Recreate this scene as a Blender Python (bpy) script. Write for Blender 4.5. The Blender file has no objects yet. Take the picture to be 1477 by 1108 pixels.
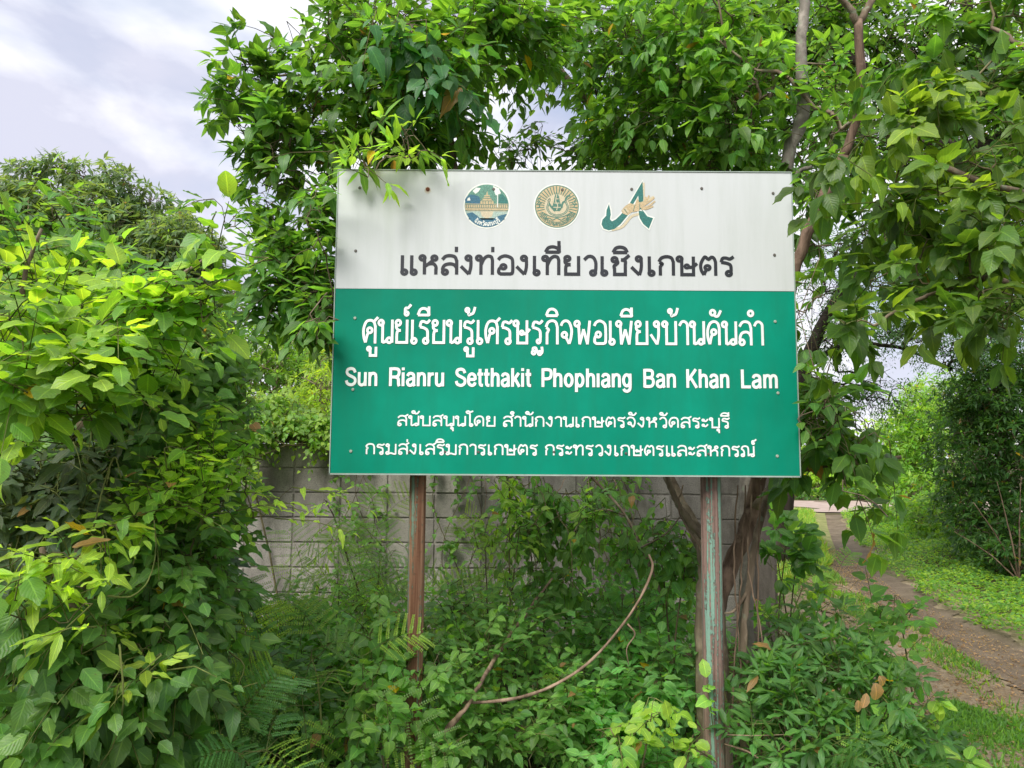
import bpy, bmesh, math, json
import numpy as np
from mathutils import Matrix, Vector

S = bpy.context.scene
COL = S.collection
rng = np.random.default_rng(11)
PI = math.pi

# ------------------------------------------------------------------ camera
PITCH, ROLL, FPX, CX, CY = math.radians(5.4), math.radians(0.35), 1067.0, 738.5, 554.0
camd = bpy.data.cameras.new('camera')
camd.sensor_width = 36.0
camd.lens = 36.0 * FPX / 1477.0
camd.clip_start = 0.05
camd.clip_end = 3000
cam = bpy.data.objects.new('camera', camd)
COL.objects.link(cam)
RM = Matrix.Rotation(PI / 2 + PITCH, 4, 'X') @ Matrix.Rotation(ROLL, 4, 'Z')
CAMP = Vector((0, 0, 1.5))
cam.matrix_world = Matrix.Translation(CAMP) @ RM
S.camera = cam
RN = np.array(RM.to_3x3())

def ray(px, py):
    return RN @ np.array([(px - CX) / FPX, -(py - CY) / FPX, -1.0])

def W(px, py, Y):
    "world point at depth Y seen at a photograph position"
    r = ray(px, py)
    return np.array(CAMP) + r * (Y / r[1])

def G(px, py):
    "world point on the ground seen at a photograph position"
    r = ray(px, py)
    return np.array(CAMP) + r * (-1.5 / r[2])

# ------------------------------------------------------------------ sky, sun, exposure
SUN_EL, SUN_AZ = math.radians(49), math.radians(-152)   # azimuth from +Y towards +X
world = bpy.data.worlds.new("World")
S.world = world
world.use_nodes = True
nt = world.node_tree
N, Lk = nt.nodes, nt.links
bg = N['Background']
bg.inputs['Strength'].default_value = 0.07
sky = N.new('ShaderNodeTexSky')
sky.sky_type = 'NISHITA'
sky.sun_disc = False
sky.sun_elevation = SUN_EL
sky.sun_rotation = SUN_AZ
tc = N.new('ShaderNodeTexCoord')
mp = N.new('ShaderNodeMapping')
mp.inputs['Scale'].default_value = (1.0, 1.0, 2.1)
mp.inputs['Location'].default_value = (0.35, 0.2, 0.55)
Lk.new(tc.outputs['Generated'], mp.inputs['Vector'])
n1 = N.new('ShaderNodeTexNoise')
n1.inputs['Scale'].default_value = 3.4
n1.inputs['Detail'].default_value = 7
n1.inputs['Roughness'].default_value = 0.5
n1.inputs['Distortion'].default_value = 0.25
Lk.new(mp.outputs['Vector'], n1.inputs['Vector'])
n2 = N.new('ShaderNodeTexNoise')
n2.inputs['Scale'].default_value = 3.1
n2.inputs['Detail'].default_value = 5
n2.inputs['Roughness'].default_value = 0.45
mp2 = N.new('ShaderNodeMapping')
mp2.inputs['Location'].default_value = (4.2, 1.3, 2.0)
mp2.inputs['Scale'].default_value = (1.0, 1.0, 2.4)
Lk.new(tc.outputs['Generated'], mp2.inputs['Vector'])
Lk.new(mp2.outputs['Vector'], n2.inputs['Vector'])
cr = N.new('ShaderNodeValToRGB')       # cloud brightness
cr.color_ramp.elements[0].position = 0.42
cr.color_ramp.elements[0].color = (3.9, 3.97, 4.75, 1)
cr.color_ramp.elements[1].position = 0.57
cr.color_ramp.elements[1].color = (6.1, 6.1, 6.4, 1)
Lk.new(n1.outputs['Fac'], cr.inputs['Fac'])
cc = N.new('ShaderNodeValToRGB')       # cover
cc.color_ramp.elements[0].position = 0.3
cc.color_ramp.elements[0].color = (0.5, 0.5, 0.5, 1)
cc.color_ramp.elements[1].position = 0.46
cc.color_ramp.elements[1].color = (1, 1, 1, 1)
Lk.new(n2.outputs['Fac'], cc.inputs['Fac'])
mx = N.new('ShaderNodeMix')
mx.data_type = 'RGBA'
Lk.new(cc.outputs['Color'], mx.inputs[0])
Lk.new(sky.outputs['Color'], mx.inputs[6])
Lk.new(cr.outputs['Color'], mx.inputs[7])
Lk.new(mx.outputs[2], bg.inputs['Color'])

sund = bpy.data.lights.new('sun', 'SUN')
sund.energy = 2.0
sund.angle = math.radians(34)
sund.color = (1.0, 0.965, 0.91)
sun = bpy.data.objects.new('sun', sund)
COL.objects.link(sun)
sd = Vector((math.sin(SUN_AZ) * math.cos(SUN_EL), math.cos(SUN_AZ) * math.cos(SUN_EL), math.sin(SUN_EL)))
sun.rotation_euler = sd.to_track_quat('Z', 'Y').to_euler()
sun.location = (0, 0, 30)

S.view_settings.view_transform = 'Standard'
S.view_settings.look = 'None'
S.view_settings.gamma = 1
S.view_settings.use_curve_mapping = False
S.view_settings.exposure = 1.5
S.render.engine = 'CYCLES'
S.cycles.max_bounces = 9
S.cycles.transmission_bounces = 7
S.cycles.diffuse_bounces = 5

# ------------------------------------------------------------------ materials
class NB:
    def __init__(s, name):
        s.m = bpy.data.materials.new(name)
        s.m.use_nodes = True
        s.t = s.m.node_tree
        s.bsdf = s.t.nodes['Principled BSDF']
        s.out = s.t.nodes['Material Output']
        s._tc = None
    def n(s, typ, **kw):
        nd = s.t.nodes.new(typ)
        for k, v in kw.items():
            setattr(nd, k, v)
        return nd
    def l(s, a, b):
        s.t.links.new(a, b)
    def tc(s, which='Object'):
        if s._tc is None:
            s._tc = s.n('ShaderNodeTexCoord')
        return s._tc.outputs[which]
    def noise(s, scale, detail=4, rough=0.55, vec=None, dist=0.0, sc=None, out='Fac'):
        nd = s.n('ShaderNodeTexNoise')
        nd.inputs['Scale'].default_value = scale
        nd.inputs['Detail'].default_value = detail
        nd.inputs['Roughness'].default_value = rough
        nd.inputs['Distortion'].default_value = dist
        v = vec if vec is not None else s.tc()
        if sc is not None:
            m = s.n('ShaderNodeMapping')
            m.inputs['Scale'].default_value = sc
            s.l(v, m.inputs['Vector'])
            v = m.outputs['Vector']
        s.l(v, nd.inputs['Vector'])
        return nd.outputs[out]
    def ramp(s, fac, stops):
        r = s.n('ShaderNodeValToRGB')
        e = r.color_ramp.elements
        while len(e) < len(stops):
            e.new(0.5)
        for i, (p, c) in enumerate(stops):
            e[i].position = p
            e[i].color = (c, c, c, 1) if isinstance(c, (int, float)) else tuple(c) + (1,)
        s.l(fac, r.inputs['Fac'])
        return r.outputs['Color']
    def mix(s, fac, a, b, mode='MIX'):
        m = s.n('ShaderNodeMix', data_type='RGBA', blend_type=mode)
        for sock, v in ((m.inputs[0], fac), (m.inputs[6], a), (m.inputs[7], b)):
            if isinstance(v, (int, float)):
                sock.default_value = v
            elif isinstance(v, tuple):
                sock.default_value = v + (1,) if len(v) == 3 else v
            else:
                s.l(v, sock)
        return m.outputs[2]
    def math(s, op, a, b=0.0, c=0.0):
        m = s.n('ShaderNodeMath', operation=op)
        for i, v in enumerate((a, b, c)):
            if isinstance(v, (int, float)):
                m.inputs[i].default_value = v
            else:
                s.l(v, m.inputs[i])
        return m.outputs[0]
    def base(s, col, rough=0.6, spec=0.5, bump=None, bs=0.3, bd=0.01, metal=0.0):
        for nm, v in (('Base Color', col), ('Roughness', rough)):
            if isinstance(v, tuple):
                s.bsdf.inputs[nm].default_value = v + (1,) if len(v) == 3 else v
            elif isinstance(v, (int, float)):
                s.bsdf.inputs[nm].default_value = v
            else:
                s.l(v, s.bsdf.inputs[nm])
        s.bsdf.inputs['Specular IOR Level'].default_value = spec
        s.bsdf.inputs['Metallic'].default_value = metal
        if bump is not None:
            b = s.n('ShaderNodeBump')
            b.inputs['Strength'].default_value = bs
            b.inputs['Distance'].default_value = bd
            s.l(bump, b.inputs['Height'])
            s.l(b.outputs['Normal'], s.bsdf.inputs['Normal'])
        return s.m

def leaf_material(name, src, veins=True, trans=0.48):
    b = NB(name)
    if src == 'attr':
        a = b.n('ShaderNodeAttribute', attribute_name='tint')
        col = a.outputs['Color']
    else:
        a = b.n('ShaderNodeObjectInfo')
        col = a.outputs['Color']
    # blotches of age and wear on the blades
    geo = b.n('ShaderNodeNewGeometry')
    bl = b.noise(38, 3, 0.6, vec=geo.outputs['Position'])
    col = b.mix(b.ramp(bl, [(0.35, 0.0), (0.75, 0.45)]), col, b.mix(1.0, col, (1.5, 1.22, 0.7), 'MULTIPLY'))
    spots = b.ramp(b.noise(150, 1, 0.5, vec=geo.outputs['Position']), [(0.70, 0.0), (0.76, 1.0)])
    col = b.mix(b.math('MULTIPLY', spots, 0.55), col, (0.11, 0.085, 0.03))
    bump = None
    if veins:
        uv = b.n('ShaderNodeUVMap', uv_map='UVMap')
        sx = b.n('ShaderNodeSeparateXYZ')
        b.l(uv.outputs['UV'], sx.inputs[0])
        u = b.math('ABSOLUTE', b.math('SUBTRACT', b.math('MULTIPLY', sx.outputs['X'], 2.0), 1.0))
        mid = b.math('LESS_THAN', u, 0.07)
        side = b.math('FRACT', b.math('SUBTRACT', b.math('MULTIPLY', sx.outputs['Y'], 9.0), b.math('MULTIPLY', u, 2.6)))
        sidev = b.math('LESS_THAN', side, 0.13)
        v = b.math('MAXIMUM', b.math('MULTIPLY', mid, 0.55), b.math('MULTIPLY', sidev, 0.22))
        col = b.mix(v, col, b.mix(1.0, col, (2.2, 1.9, 1.7), 'MULTIPLY'))
        bump = b.math('ADD', b.math('MULTIPLY', b.math('ABSOLUTE', b.math('SUBTRACT', side, 0.5)), -1.0), b.math('MULTIPLY', mid, -0.8))
    b.base(col, 0.42, 0.42, bump=bump, bs=0.35, bd=0.003)
    tr = b.n('ShaderNodeBsdfTranslucent')
    b.l(b.mix(1.0, col, (2.6, 2.45, 0.8), 'MULTIPLY'), tr.inputs['Color'])
    ms = b.n('ShaderNodeMixShader')
    ms.inputs[0].default_value = trans
    b.l(b.bsdf.outputs[0], ms.inputs[1])
    b.l(tr.outputs[0], ms.inputs[2])
    b.l(ms.outputs[0], b.out.inputs['Surface'])
    return b.m

M = {}
M['leaf_mass'] = leaf_material('leaf_mass', 'attr')
M['leaf_far'] = leaf_material('leaf_far', 'attr', veins=False)
M['leaf'] = leaf_material('leaf', 'obj')

def bark_mat(name, c1, c2, sc=(14, 14, 2.2), lichen=0.0):
    b = NB(name)
    g = b.noise(1.0, 7, 0.65, sc=sc, dist=0.4)
    p = b.noise(9, 5, 0.6)
    col = b.mix(b.ramp(g, [(0.35, 0), (0.65, 1)]), c1, c2)
    col = b.mix(b.ramp(p, [(0.52, 0), (0.72, 0.75)]), col, tuple(min(1, x * 1.7 + 0.03) for x in c2))
    if lichen:
        col = b.mix(b.ramp(b.noise(22, 3), [(0.6, 0), (0.68, lichen)]), col, (0.2, 0.24, 0.17))
    return b.base(col, 0.9, 0.2, bump=g, bs=0.8, bd=0.012)
M['bark'] = bark_mat('bark_brown', (0.085, 0.062, 0.042), (0.23, 0.18, 0.125), lichen=0.5)
M['bark_grey'] = bark_mat('bark_grey', (0.10, 0.09, 0.075), (0.24, 0.215, 0.18), sc=(8, 8, 5), lichen=0.6)
M['bark_red'] = bark_mat('bark_reddish', (0.055, 0.035, 0.024), (0.20, 0.135, 0.095), sc=(26, 26, 2.0))
M['bark_dark'] = bark_mat('bark_dark', (0.018, 0.014, 0.01), (0.05, 0.04, 0.03))
M['twig'] = bark_mat('twig', (0.05, 0.045, 0.02), (0.13, 0.11, 0.055))
M['twig_green'] = bark_mat('twig_green', (0.05, 0.07, 0.015), (0.13, 0.15, 0.04))
M['dry'] = bark_mat('dry_stem', (0.09, 0.06, 0.04), (0.25, 0.175, 0.12), sc=(30, 30, 6))

def simple(name, col, rough=0.6, spec=0.4, var=0.15, sc=20.0, metal=0.0):
    b = NB(name)
    f = b.noise(sc, 4)
    c = b.mix(b.ramp(f, [(0.3, 0), (0.7, 1)]), tuple(x * (1 - var) for x in col), tuple(min(1, x * (1 + var)) for x in col))
    return b.base(c, rough, spec, metal=metal)

# ------------------------------------------------------------------ object helpers
def link(o, parent=None):
    COL.objects.link(o)
    if parent is not None:
        o.parent = parent
    return o

def props(o, label=None, cat=None, group=None, kind=None):
    if label: o['label'] = label
    if cat: o['category'] = cat
    if group: o['group'] = group
    if kind: o['kind'] = kind
    return o

def thing(name, label, cat, loc=(0, 0, 0), group=None):
    o = bpy.data.objects.new(name, None)
    o.location = tuple(float(x) for x in loc)
    o.empty_display_size = 0.1
    link(o)
    return props(o, label, cat, group)

def mesh_np(name, V, F, mat, smooth=False):
    me = bpy.data.meshes.new(name)
    me.from_pydata([tuple(map(float, v)) for v in V], [], F)
    if mat: me.materials.append(mat)
    if smooth:
        me.polygons.foreach_set('use_smooth', [True] * len(me.polygons))
    me.update()
    return me

def part(name, me, parent=None, loc=None):
    o = bpy.data.objects.new(name, me)
    link(o, parent)
    if loc is not None: o.location = tuple(float(x) for x in loc)
    return o

def box_vf(x0, x1, y0, y1, z0, z1):
    V = [(x0, y0, z0), (x1, y0, z0), (x1, y1, z0), (x0, y1, z0), (x0, y0, z1), (x1, y0, z1), (x1, y1, z1), (x0, y1, z1)]
    F = [(0, 3, 2, 1), (4, 5, 6, 7), (0, 1, 5, 4), (1, 2, 6, 5), (2, 3, 7, 6), (3, 0, 4, 7)]
    return V, F

def norm(v):
    return v / np.maximum(np.linalg.norm(v, axis=-1, keepdims=True), 1e-9)

def smooth_path(pts, n):
    "Catmull-Rom through pts (k,d) sampled at n points"
    P = np.asarray(pts, float)
    if len(P) < 3:
        t = np.linspace(0, 1, n)[:, None]
        return P[0] * (1 - t) + P[-1] * t
    Q = np.vstack([2 * P[0] - P[1], P, 2 * P[-1] - P[-2]])
    k = len(P) - 1
    out = []
    for t in np.linspace(0, k, n):
        i = min(int(t), k - 1)
        u = t - i
        a, b, c, d = Q[i], Q[i + 1], Q[i + 2], Q[i + 3]
        out.append(0.5 * ((2 * b) + (c - a) * u + (2 * a - 5 * b + 4 * c - d) * u * u + (-a + 3 * b - 3 * c + d) * u ** 3))
    return np.array(out)

def tube_vf(path, radii, sides=8, lump=0.0, seed=0, cap=True):
    "V,F of a tube with lumpy section"
    P = np.asarray(path, float)
    n = len(P)
    R = np.broadcast_to(np.asarray(radii, float), (n,))
    T = norm(np.gradient(P, axis=0))
    ref = np.array([0.31, 0.87, 0.05])
    r = np.random.default_rng(seed)
    ph = r.random(4) * 6.28
    V = []
    a = norm(np.cross(T[0], ref))
    for i in range(n):
        a = norm(a - T[i] * np.dot(a, T[i]))
        b = np.cross(T[i], a)
        for j in range(sides):
            th = 2 * PI * j / sides
            rr = R[i]
            if lump:
                rr *= 1 + lump * (math.sin(2 * th + ph[0] + i * 0.31) * 0.6 + math.sin(3 * th + ph[1] - i * 0.47) * 0.5 + (r.random() - .5) * 0.6)
            V.append(P[i] + rr * (math.cos(th) * a + math.sin(th) * b))
    F = []
    for i in range(n - 1):
        for j in range(sides):
            k = (j + 1) % sides
            F.append((i * sides + j, i * sides + k, (i + 1) * sides + k, (i + 1) * sides + j))
    if cap:
        F.append(tuple(range(sides))[::-1])
        F.append(tuple((n - 1) * sides + j for j in range(sides)))
    return V, F

class Acc:
    def __init__(s): s.V = []; s.F = []
    def add(s, vf):
        o = len(s.V)
        s.V.extend(vf[0])
        s.F.extend([tuple(i + o for i in f) for f in vf[1]])
        return s
    def build(s, name, mat, parent=None, smooth=False, rel=None):
        V = np.array(s.V, float)
        if rel is not None: V = V - np.array(rel)
        return part(name, mesh_np(name, V, s.F, mat, smooth), parent)

def big_mesh(name, co, loops, totals, mat, uv=None, tint=None):
    "fast mesh from flat numpy arrays"
    me = bpy.data.meshes.new(name)
    me.vertices.add(len(co))
    me.vertices.foreach_set('co', np.ascontiguousarray(co, dtype=np.float32).ravel())
    me.loops.add(len(loops))
    me.loops.foreach_set('vertex_index', np.ascontiguousarray(loops, dtype=np.int32))
    me.polygons.add(len(totals))
    st = np.zeros(len(totals), dtype=np.int32)
    st[1:] = np.cumsum(totals)[:-1]
    me.polygons.foreach_set('loop_start', st)
    me.polygons.foreach_set('loop_total', np.asarray(totals, dtype=np.int32))
    me.polygons.foreach_set('use_smooth', np.ones(len(totals), dtype=bool))
    if uv is not None:
        l = me.uv_layers.new(name='UVMap')
        l.data.foreach_set('uv', np.ascontiguousarray(uv[loops], dtype=np.float32).ravel())
    if tint is not None:
        a = me.attributes.new('tint', 'FLOAT_COLOR', 'POINT')
        c = np.ones((len(co), 4), dtype=np.float32)
        c[:, :3] = tint
        a.data.foreach_set('color', c.ravel())
    me.materials.append(mat)
    me.update(calc_edges=True)
    return me

# ------------------------------------------------------------------ leaves
# half-width profiles along the blade (length 1)
PROF = {
    'ovate': ([0, .08, .2, .38, .55, .72, .87, 1], [0, .13, .245, .285, .25, .165, .07, 0]),
    'ellip': ([0, .08, .2, .4, .6, .78, .92, 1], [0, .15, .25, .32, .31, .24, .12, 0]),
    'lance': ([0, .1, .25, .42, .6, .76, .9, 1], [0, .08, .145, .165, .145, .095, .04, 0]),
    'heart': ([0, .03, .15, .33, .52, .72, .88, 1], [0, .26, .40, .41, .34, .2, .08, 0]),
    'round': ([0, .06, .2, .4, .6, .78, .92, 1], [0, .2, .36, .43, .4, .29, .14, 0]),
    'narrow': ([0, .1, .25, .42, .6, .76, .9, 1], [0, .05, .085, .095, .085, .06, .025, 0]),
}
HI = [0, .045, .12, .22, .34, .47, .6, .73, .85, .94, 1]
LO = [0, .13, .38, .7, 1]
XLO = [0, .4, 1]

def smooth_interp(v, xs, ws):
    "rounded profile: mean of the linear profile over a small window, pinned at base and tip"
    g = min(0.06, v * .9, (1 - v) * .9)
    return np.mean(np.interp(np.linspace(v - g, v + g, 9), xs, ws)) * 1.03

def leaf_template(shape, rows, curl, fold, wav=0.0, serr=0.0):
    xs, ws = PROF[shape]
    V, U, F = [], [], []
    prev = None
    for r, v in enumerate(rows):
        w = float(smooth_interp(v, xs, ws))
        z = -curl * v * v
        if 0 < r < len(rows) - 1:
            i0 = len(V)
            e = wav * math.sin(v * 15)
            back = -0.10 * max(0.0, 1 - v / .2) if shape == 'heart' else 0.0
            se = serr * (1 if r % 2 else -1)
            V += [(-w * (1 + se), v + back, z + fold * w + e), (0, v, z), (w * (1 + se), v + back, z + fold * w - e)]
            U += [(0, v), (.5, v), (1, v)]
            if prev is None:
                F += [(0, i0 + 1, i0), (0, i0 + 2, i0 + 1)]
            else:
                F += [(prev, prev + 1, i0 + 1, i0), (prev + 1, prev + 2, i0 + 2, i0 + 1)]
            prev = i0
        elif r == 0:
            V.append((0, 0, 0)); U.append((.5, 0))
        else:
            i0 = len(V)
            V.append((0, v, z)); U.append((.5, 1))
            F += [(prev, prev + 1, i0), (prev + 1, prev + 2, i0)]
    return np.array(V, float), np.array(U, float), F

CURLS = [(0.05, 0.25, 0.02), (0.22, 0.12, 0.04), (0.42, 0.32, 0.02), (-0.08, 0.42, 0.04), (0.15, -0.12, 0.045), (0.6, 0.2, 0.05)]
TPL = {}
for sh in PROF:
    for k, (c, f, w) in enumerate(CURLS):
        TPL[sh, 'hi', k] = leaf_template(sh, HI, c, f, w, 0.05)
        TPL[sh, 'lo', k] = leaf_template(sh, LO, c, f, 0)
        TPL[sh, 'xlo', k] = leaf_template(sh, XLO, c, f, 0)
HIMESH = {}
def hi_mesh(sh, k):
    if (sh, k) not in HIMESH:
        V, U, F = TPL[sh, 'hi', k]
        loops = np.concatenate([np.array(f) for f in F])
        HIMESH[sh, k] = big_mesh('leaf_' + sh, V, loops, [len(f) for f in F], M['leaf'], uv=U)
    return HIMESH[sh, k]

def merge_leaves(name, pos, d, n, size, shape, var, tint, lod, mat, origin):
    cos, lps, tots, uvs, tns = [], [], [], [], []
    off = 0
    for (sh, k) in sorted(set(zip(shape.tolist(), var.tolist()))):
        m = (shape == sh) & (var == k)
        V, U, F = TPL[sh, lod, k]
        y = d[m]
        z = norm(n[m] - y * np.sum(n[m] * y, 1, keepdims=True))
        x = np.cross(y, z)
        s = size[m][:, None, None]
        P = (V[None, :, 0:1] * x[:, None, :] + V[None, :, 1:2] * y[:, None, :] + V[None, :, 2:3] * z[:, None, :]) * s + pos[m][:, None, :]
        c = len(P)
        fl = np.concatenate([np.array(f) for f in F])
        lps.append((fl[None, :] + (np.arange(c) * len(V))[:, None]).ravel() + off)
        tots.append(np.tile([len(f) for f in F], c))
        cos.append(P.reshape(-1, 3))
        uvs.append(np.tile(U, (c, 1)))
        tns.append(np.repeat(tint[m], len(V), axis=0))
        off += c * len(V)
    return big_mesh(name, np.concatenate(cos) - origin, np.concatenate(lps), np.concatenate(tots), mat,
                    uv=np.concatenate(uvs), tint=np.concatenate(tns))

TRIS = [0]
def rnd(*s): return rng.random(s) * 2 - 1

def unit_rand(n):
    return norm(rng.normal(size=(n, 3)))

MATURE = np.array((0.038, 0.105, 0.016))
YOUNG = np.array((0.17, 0.32, 0.028))

class Plant:
    def __init__(s, name, label, cat, base, group=None, near=300, lod='lo', mat='leaf_mass'):
        s.root = thing(name, label, cat, base, group)
        s.o = np.array(base, float)
        s.near, s.lod, s.mat = near, lod, mat
        s.L = []           # arrays: pos d n size shape var tint
        s.tw = Acc()
        s.nodes = []       # trunk sample points
        s.tgt = []
    def leaves(s, pos, d, n, size, shape, tint):
        c = len(pos)
        s.L.append((pos, norm(d), norm(n), size, np.array([shape] * c), rng.integers(0, len(CURLS), c), tint))
    def trunk(s, pts, r0, r1, mat='bark', name='trunk', sides=12, lump=0.12, n=None, parent=None):
        n = n or max(8, len(pts) * 5)
        P = smooth_path(pts, n)
        P[1:-1] += rnd(n - 2, 3) * min(r0, 0.02) * 0.3
        R = np.linspace(r0, r1, n)
        a = Acc().add(tube_vf(P, R, sides, lump, seed=len(s.nodes) + 5))
        o = a.build(name, M[mat], parent or s.root, True, s.o)
        for p in P: s.nodes.append(p)
        return o
    def shoots(s, pos, direc, kind='alt', k=6, leaf=0.08, length=0.22, shape='ovate', tint=MATURE, young=0.12, ycol=YOUNG,
               droop=0.35, face=0.35, twig=True, lum=0.28, twr=0.0018, up=0.8, tgt=True, petiole=0.15, back=0.5):
        N_ = len(pos)
        if N_ == 0: return
        direc = norm(np.asarray(direc)); pos = np.asarray(pos) - direc * length * (back if tgt else 0)
        if tgt: s.tgt.append(pos)
        L = length * (0.65 + 0.7 * rng.random(N_))
        Z = np.array([0, 0, 1.0])
        a = norm(np.cross(direc, Z) + 1e-4)
        b = np.cross(a, direc)
        shoot_l = 1 + lum * rnd(N_)
        isy = rng.random(N_) < young
        for i in range(k):
            if kind == 'alt':
                t = 0.15 + 0.85 * i / max(1, k - 1)
                ph = (i % 2) * PI + rnd(N_) * 0.5
                fw, sw = (0.55, 0.8)
                if i == k - 1: fw, sw = 1.0, 0.15
            elif kind == 'whorl':
                t = 0.78 + 0.22 * i / k
                ph = i * 2.4 + rnd(N_) * 0.4
                fw, sw = (0.45 + 0.5 * i / k, 0.8)
            elif kind == 'pin':
                pr = i // 2
                np_ = max(1, k // 2)
                t = 0.25 + 0.72 * pr / np_
                ph = (i % 2) * PI + rnd(N_) * 0.15
                fw, sw = (0.45, 0.85)
                if i == k - 1: t = 1.0; fw, sw = 1.0, 0.0
            else:  # trifoliate on short stalks, several sets along the shoot
                st = i // 3
                ns = max(1, k // 3)
                t = 0.3 + 0.7 * (st + 1) / ns
                ph = (i % 3 - 1) * 1.1 + st * 2.4 + rnd(N_) * 0.2
                fw, sw = (0.75, 0.65)
            tt = np.full(N_, t)
            sag = droop * 0.5 * tt * tt * L
            c = pos + direc * (L * tt)[:, None] - Z * sag[:, None]
            if np.isscalar(ph): ph = np.full(N_, ph)
            side = np.cos(ph)[:, None] * a + np.sin(ph)[:, None] * b
            d = norm(direc * fw + side * sw - Z * droop * (0.4 + 0.6 * rng.random(N_))[:, None] + rnd(N_, 3) * 0.22)
            cpos = c + d * leaf * petiole
            tocam = norm(np.array(CAMP) - cpos)
            nn = norm(Z * up + tocam * face + b * 0.4 + rnd(N_, 3) * 0.38)
            sz = leaf * (0.5 + 0.75 * rng.random(N_))
            if kind in ('alt', 'whorl'): sz *= (1.0 - 0.28 * (i / max(1, k - 1)) ** 2)
            tn = np.tile(np.asarray(tint), (N_, 1)) * (shoot_l * (1 + 0.15 * rnd(N_)))[:, None]
            tn = tn * (1 + np.array([0.14, 0.04, 0.14]) * rnd(N_, 3))
            yf = np.where(isy, 0.35 + 0.65 * i / k, 0.0) * (0.7 + 0.3 * rng.random(N_))
            old = rng.random(N_) < 0.006
            tn = tn * (1 - yf)[:, None] + np.asarray(ycol) * yf[:, None]
            tn[old] = np.where(rng.random((int(old.sum()), 1)) < .25, np.array((0.42, 0.3, 0.02)), np.array((0.24, 0.15, 0.06)))
            s.leaves(cpos, d, nn, sz, shape, np.clip(tn, 0.004, 0.6))
        if twig:
            m = min(N_, 700)
            for q in range(m):
                P = [pos[q], pos[q] + direc[q] * L[q] * 0.5 - Z * droop * 0.125 * L[q], pos[q] + direc[q] * L[q] - Z * droop * 0.5 * L[q]]
                s.tw.add(tube_vf(P, [twr * 1.4, twr, twr * 0.6], 3, cap=False))
    def fronds(s, pos, direc, length=0.3, pairs=5, leaflets=16, lsize=0.015, tint=(0.05, 0.15, 0.03), droop=0.3, lum=0.2, ycol=YOUNG, young=0.1, tgt=True):
        "doubly pinnate feathery fronds"
        pos = np.asarray(pos); direc = norm(np.asarray(direc)); Z = np.array([0, 0, 1.0])
        if tgt: s.tgt.append(pos)
        for q in range(len(pos)):
            L = length * (0.7 + 0.6 * rng.random())
            tn = np.array(tint) * (1 + lum * rnd(1)[0])
            if rng.random() < young: tn = tn * 0.4 + np.array(ycol) * 0.6
            dr = direc[q]
            nb = norm(norm(np.array(CAMP) - pos[q]) * 0.75 + Z * 0.6 + rnd(3) * 0.3)
            nb = norm(nb - dr * np.dot(nb, dr)); a = np.cross(dr, nb)
            P = [pos[q] + dr * L * t - Z * droop * L * t * t for t in (0, .33, .66, 1)]
            s.tw.add(tube_vf(P, [.0016, .0014, .001, .0007], 3, cap=False))
            for i in range(pairs):
                t = 0.25 + 0.75 * i / (pairs - 1)
                c = pos[q] + dr * L * t - Z * droop * L * t * t
                pl = L * 0.42 * (1 - 0.45 * abs(t - 0.5) * 1.2)
                for sg in (-1, 1):
                    pd = norm(dr * 0.55 + a * sg * 0.85 - Z * 0.12 + rnd(3) * 0.08)
                    tt = np.linspace(0.1, 1, leaflets)
                    cc_ = c + pd * (pl * tt)[:, None] - Z * (0.12 * pl * tt * tt)[:, None]
                    s.tw.add(tube_vf([c, cc_[-1]], [.0008, .0005], 3, cap=False))
                    sd_ = norm(np.cross(nb, pd))
                    for s2 in (-1, 1):
                        dd = norm(pd * 0.4 + sd_ * s2 * 0.9 + rnd(leaflets, 3) * 0.08)
                        s.fl.append((cc_, dd, np.tile(nb, (leaflets, 1)) + rnd(leaflets, 3) * 0.15, np.full(leaflets, lsize) * (1 - 0.35 * tt), np.tile(tn, (leaflets, 1)) * (1 + 0.12 * rnd(leaflets, 1))))
    fl = None
    def grow(s, twig_r=0.0022, power=0.45, wig=0.12, mat='twig', maxr=0.05, bias=0.0, name='branch', mids=3):
        if not s.tgt: return
        T = np.concatenate(s.tgt)
        if not s.near: mids = 2
        if not s.nodes: s.nodes = [s.o.copy()]
        base = np.array(s.nodes)
        dist = np.min(np.linalg.norm(T[:, None, :] - base[None, ::1, :], axis=2), axis=1) if len(T) * len(base) < 4e6 else np.linalg.norm(T - base.mean(0), axis=1)
        order = np.argsort(dist)
        nb = len(base)
        cap = nb + len(T) * mids
        nodes = np.zeros((cap, 3)); nodes[:nb] = base
        par = np.full(cap, -1)
        cnt = nb
        for q in order:
            t = T[q]
            dv = nodes[:cnt] - t
            dd = np.einsum('ij,ij->i', dv, dv)
            # prefer a parent that lies lower than the target
            dd = dd * (1 + bias * (dv[:, 2] > 0))
            p = int(np.argmin(dd))
            dl = math.sqrt(dd[p]) + 1e-6
            st = nodes[p]
            last = p
            for m in range(1, mids + 1):
                u = m / mids
                pt = st * (1 - u) + t * u
                if m < mids: pt = pt + rnd(3) * dl * wig + np.array([0, 0, 0.12 * dl * math.sin(PI * u)])
                nodes[cnt] = pt; par[cnt] = last; last = cnt; cnt += 1
        wgt = np.zeros(cnt)
        kids = np.zeros(cnt, int)
        for i in range(nb, cnt): kids[par[i]] += 1
        for i in range(cnt - 1, nb - 1, -1):
            if wgt[i] == 0: wgt[i] = 1
            wgt[par[i]] += wgt[i]
        R = np.minimum(twig_r * np.maximum(wgt, 1) ** power, maxr)
        a = np.arange(nb, cnt)
        p = par[a]
        P0, P1 = nodes[p], nodes[a]
        r1 = R[a]
        r0 = np.where(p < nb, r1 * 1.15, R[p]); r0 = np.minimum(r0, r1 * 1.6)
        ax = norm(P1 - P0)
        u = norm(np.cross(ax, np.array([0.3, 0.2, 0.93]))); v = np.cross(ax, u)
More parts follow.
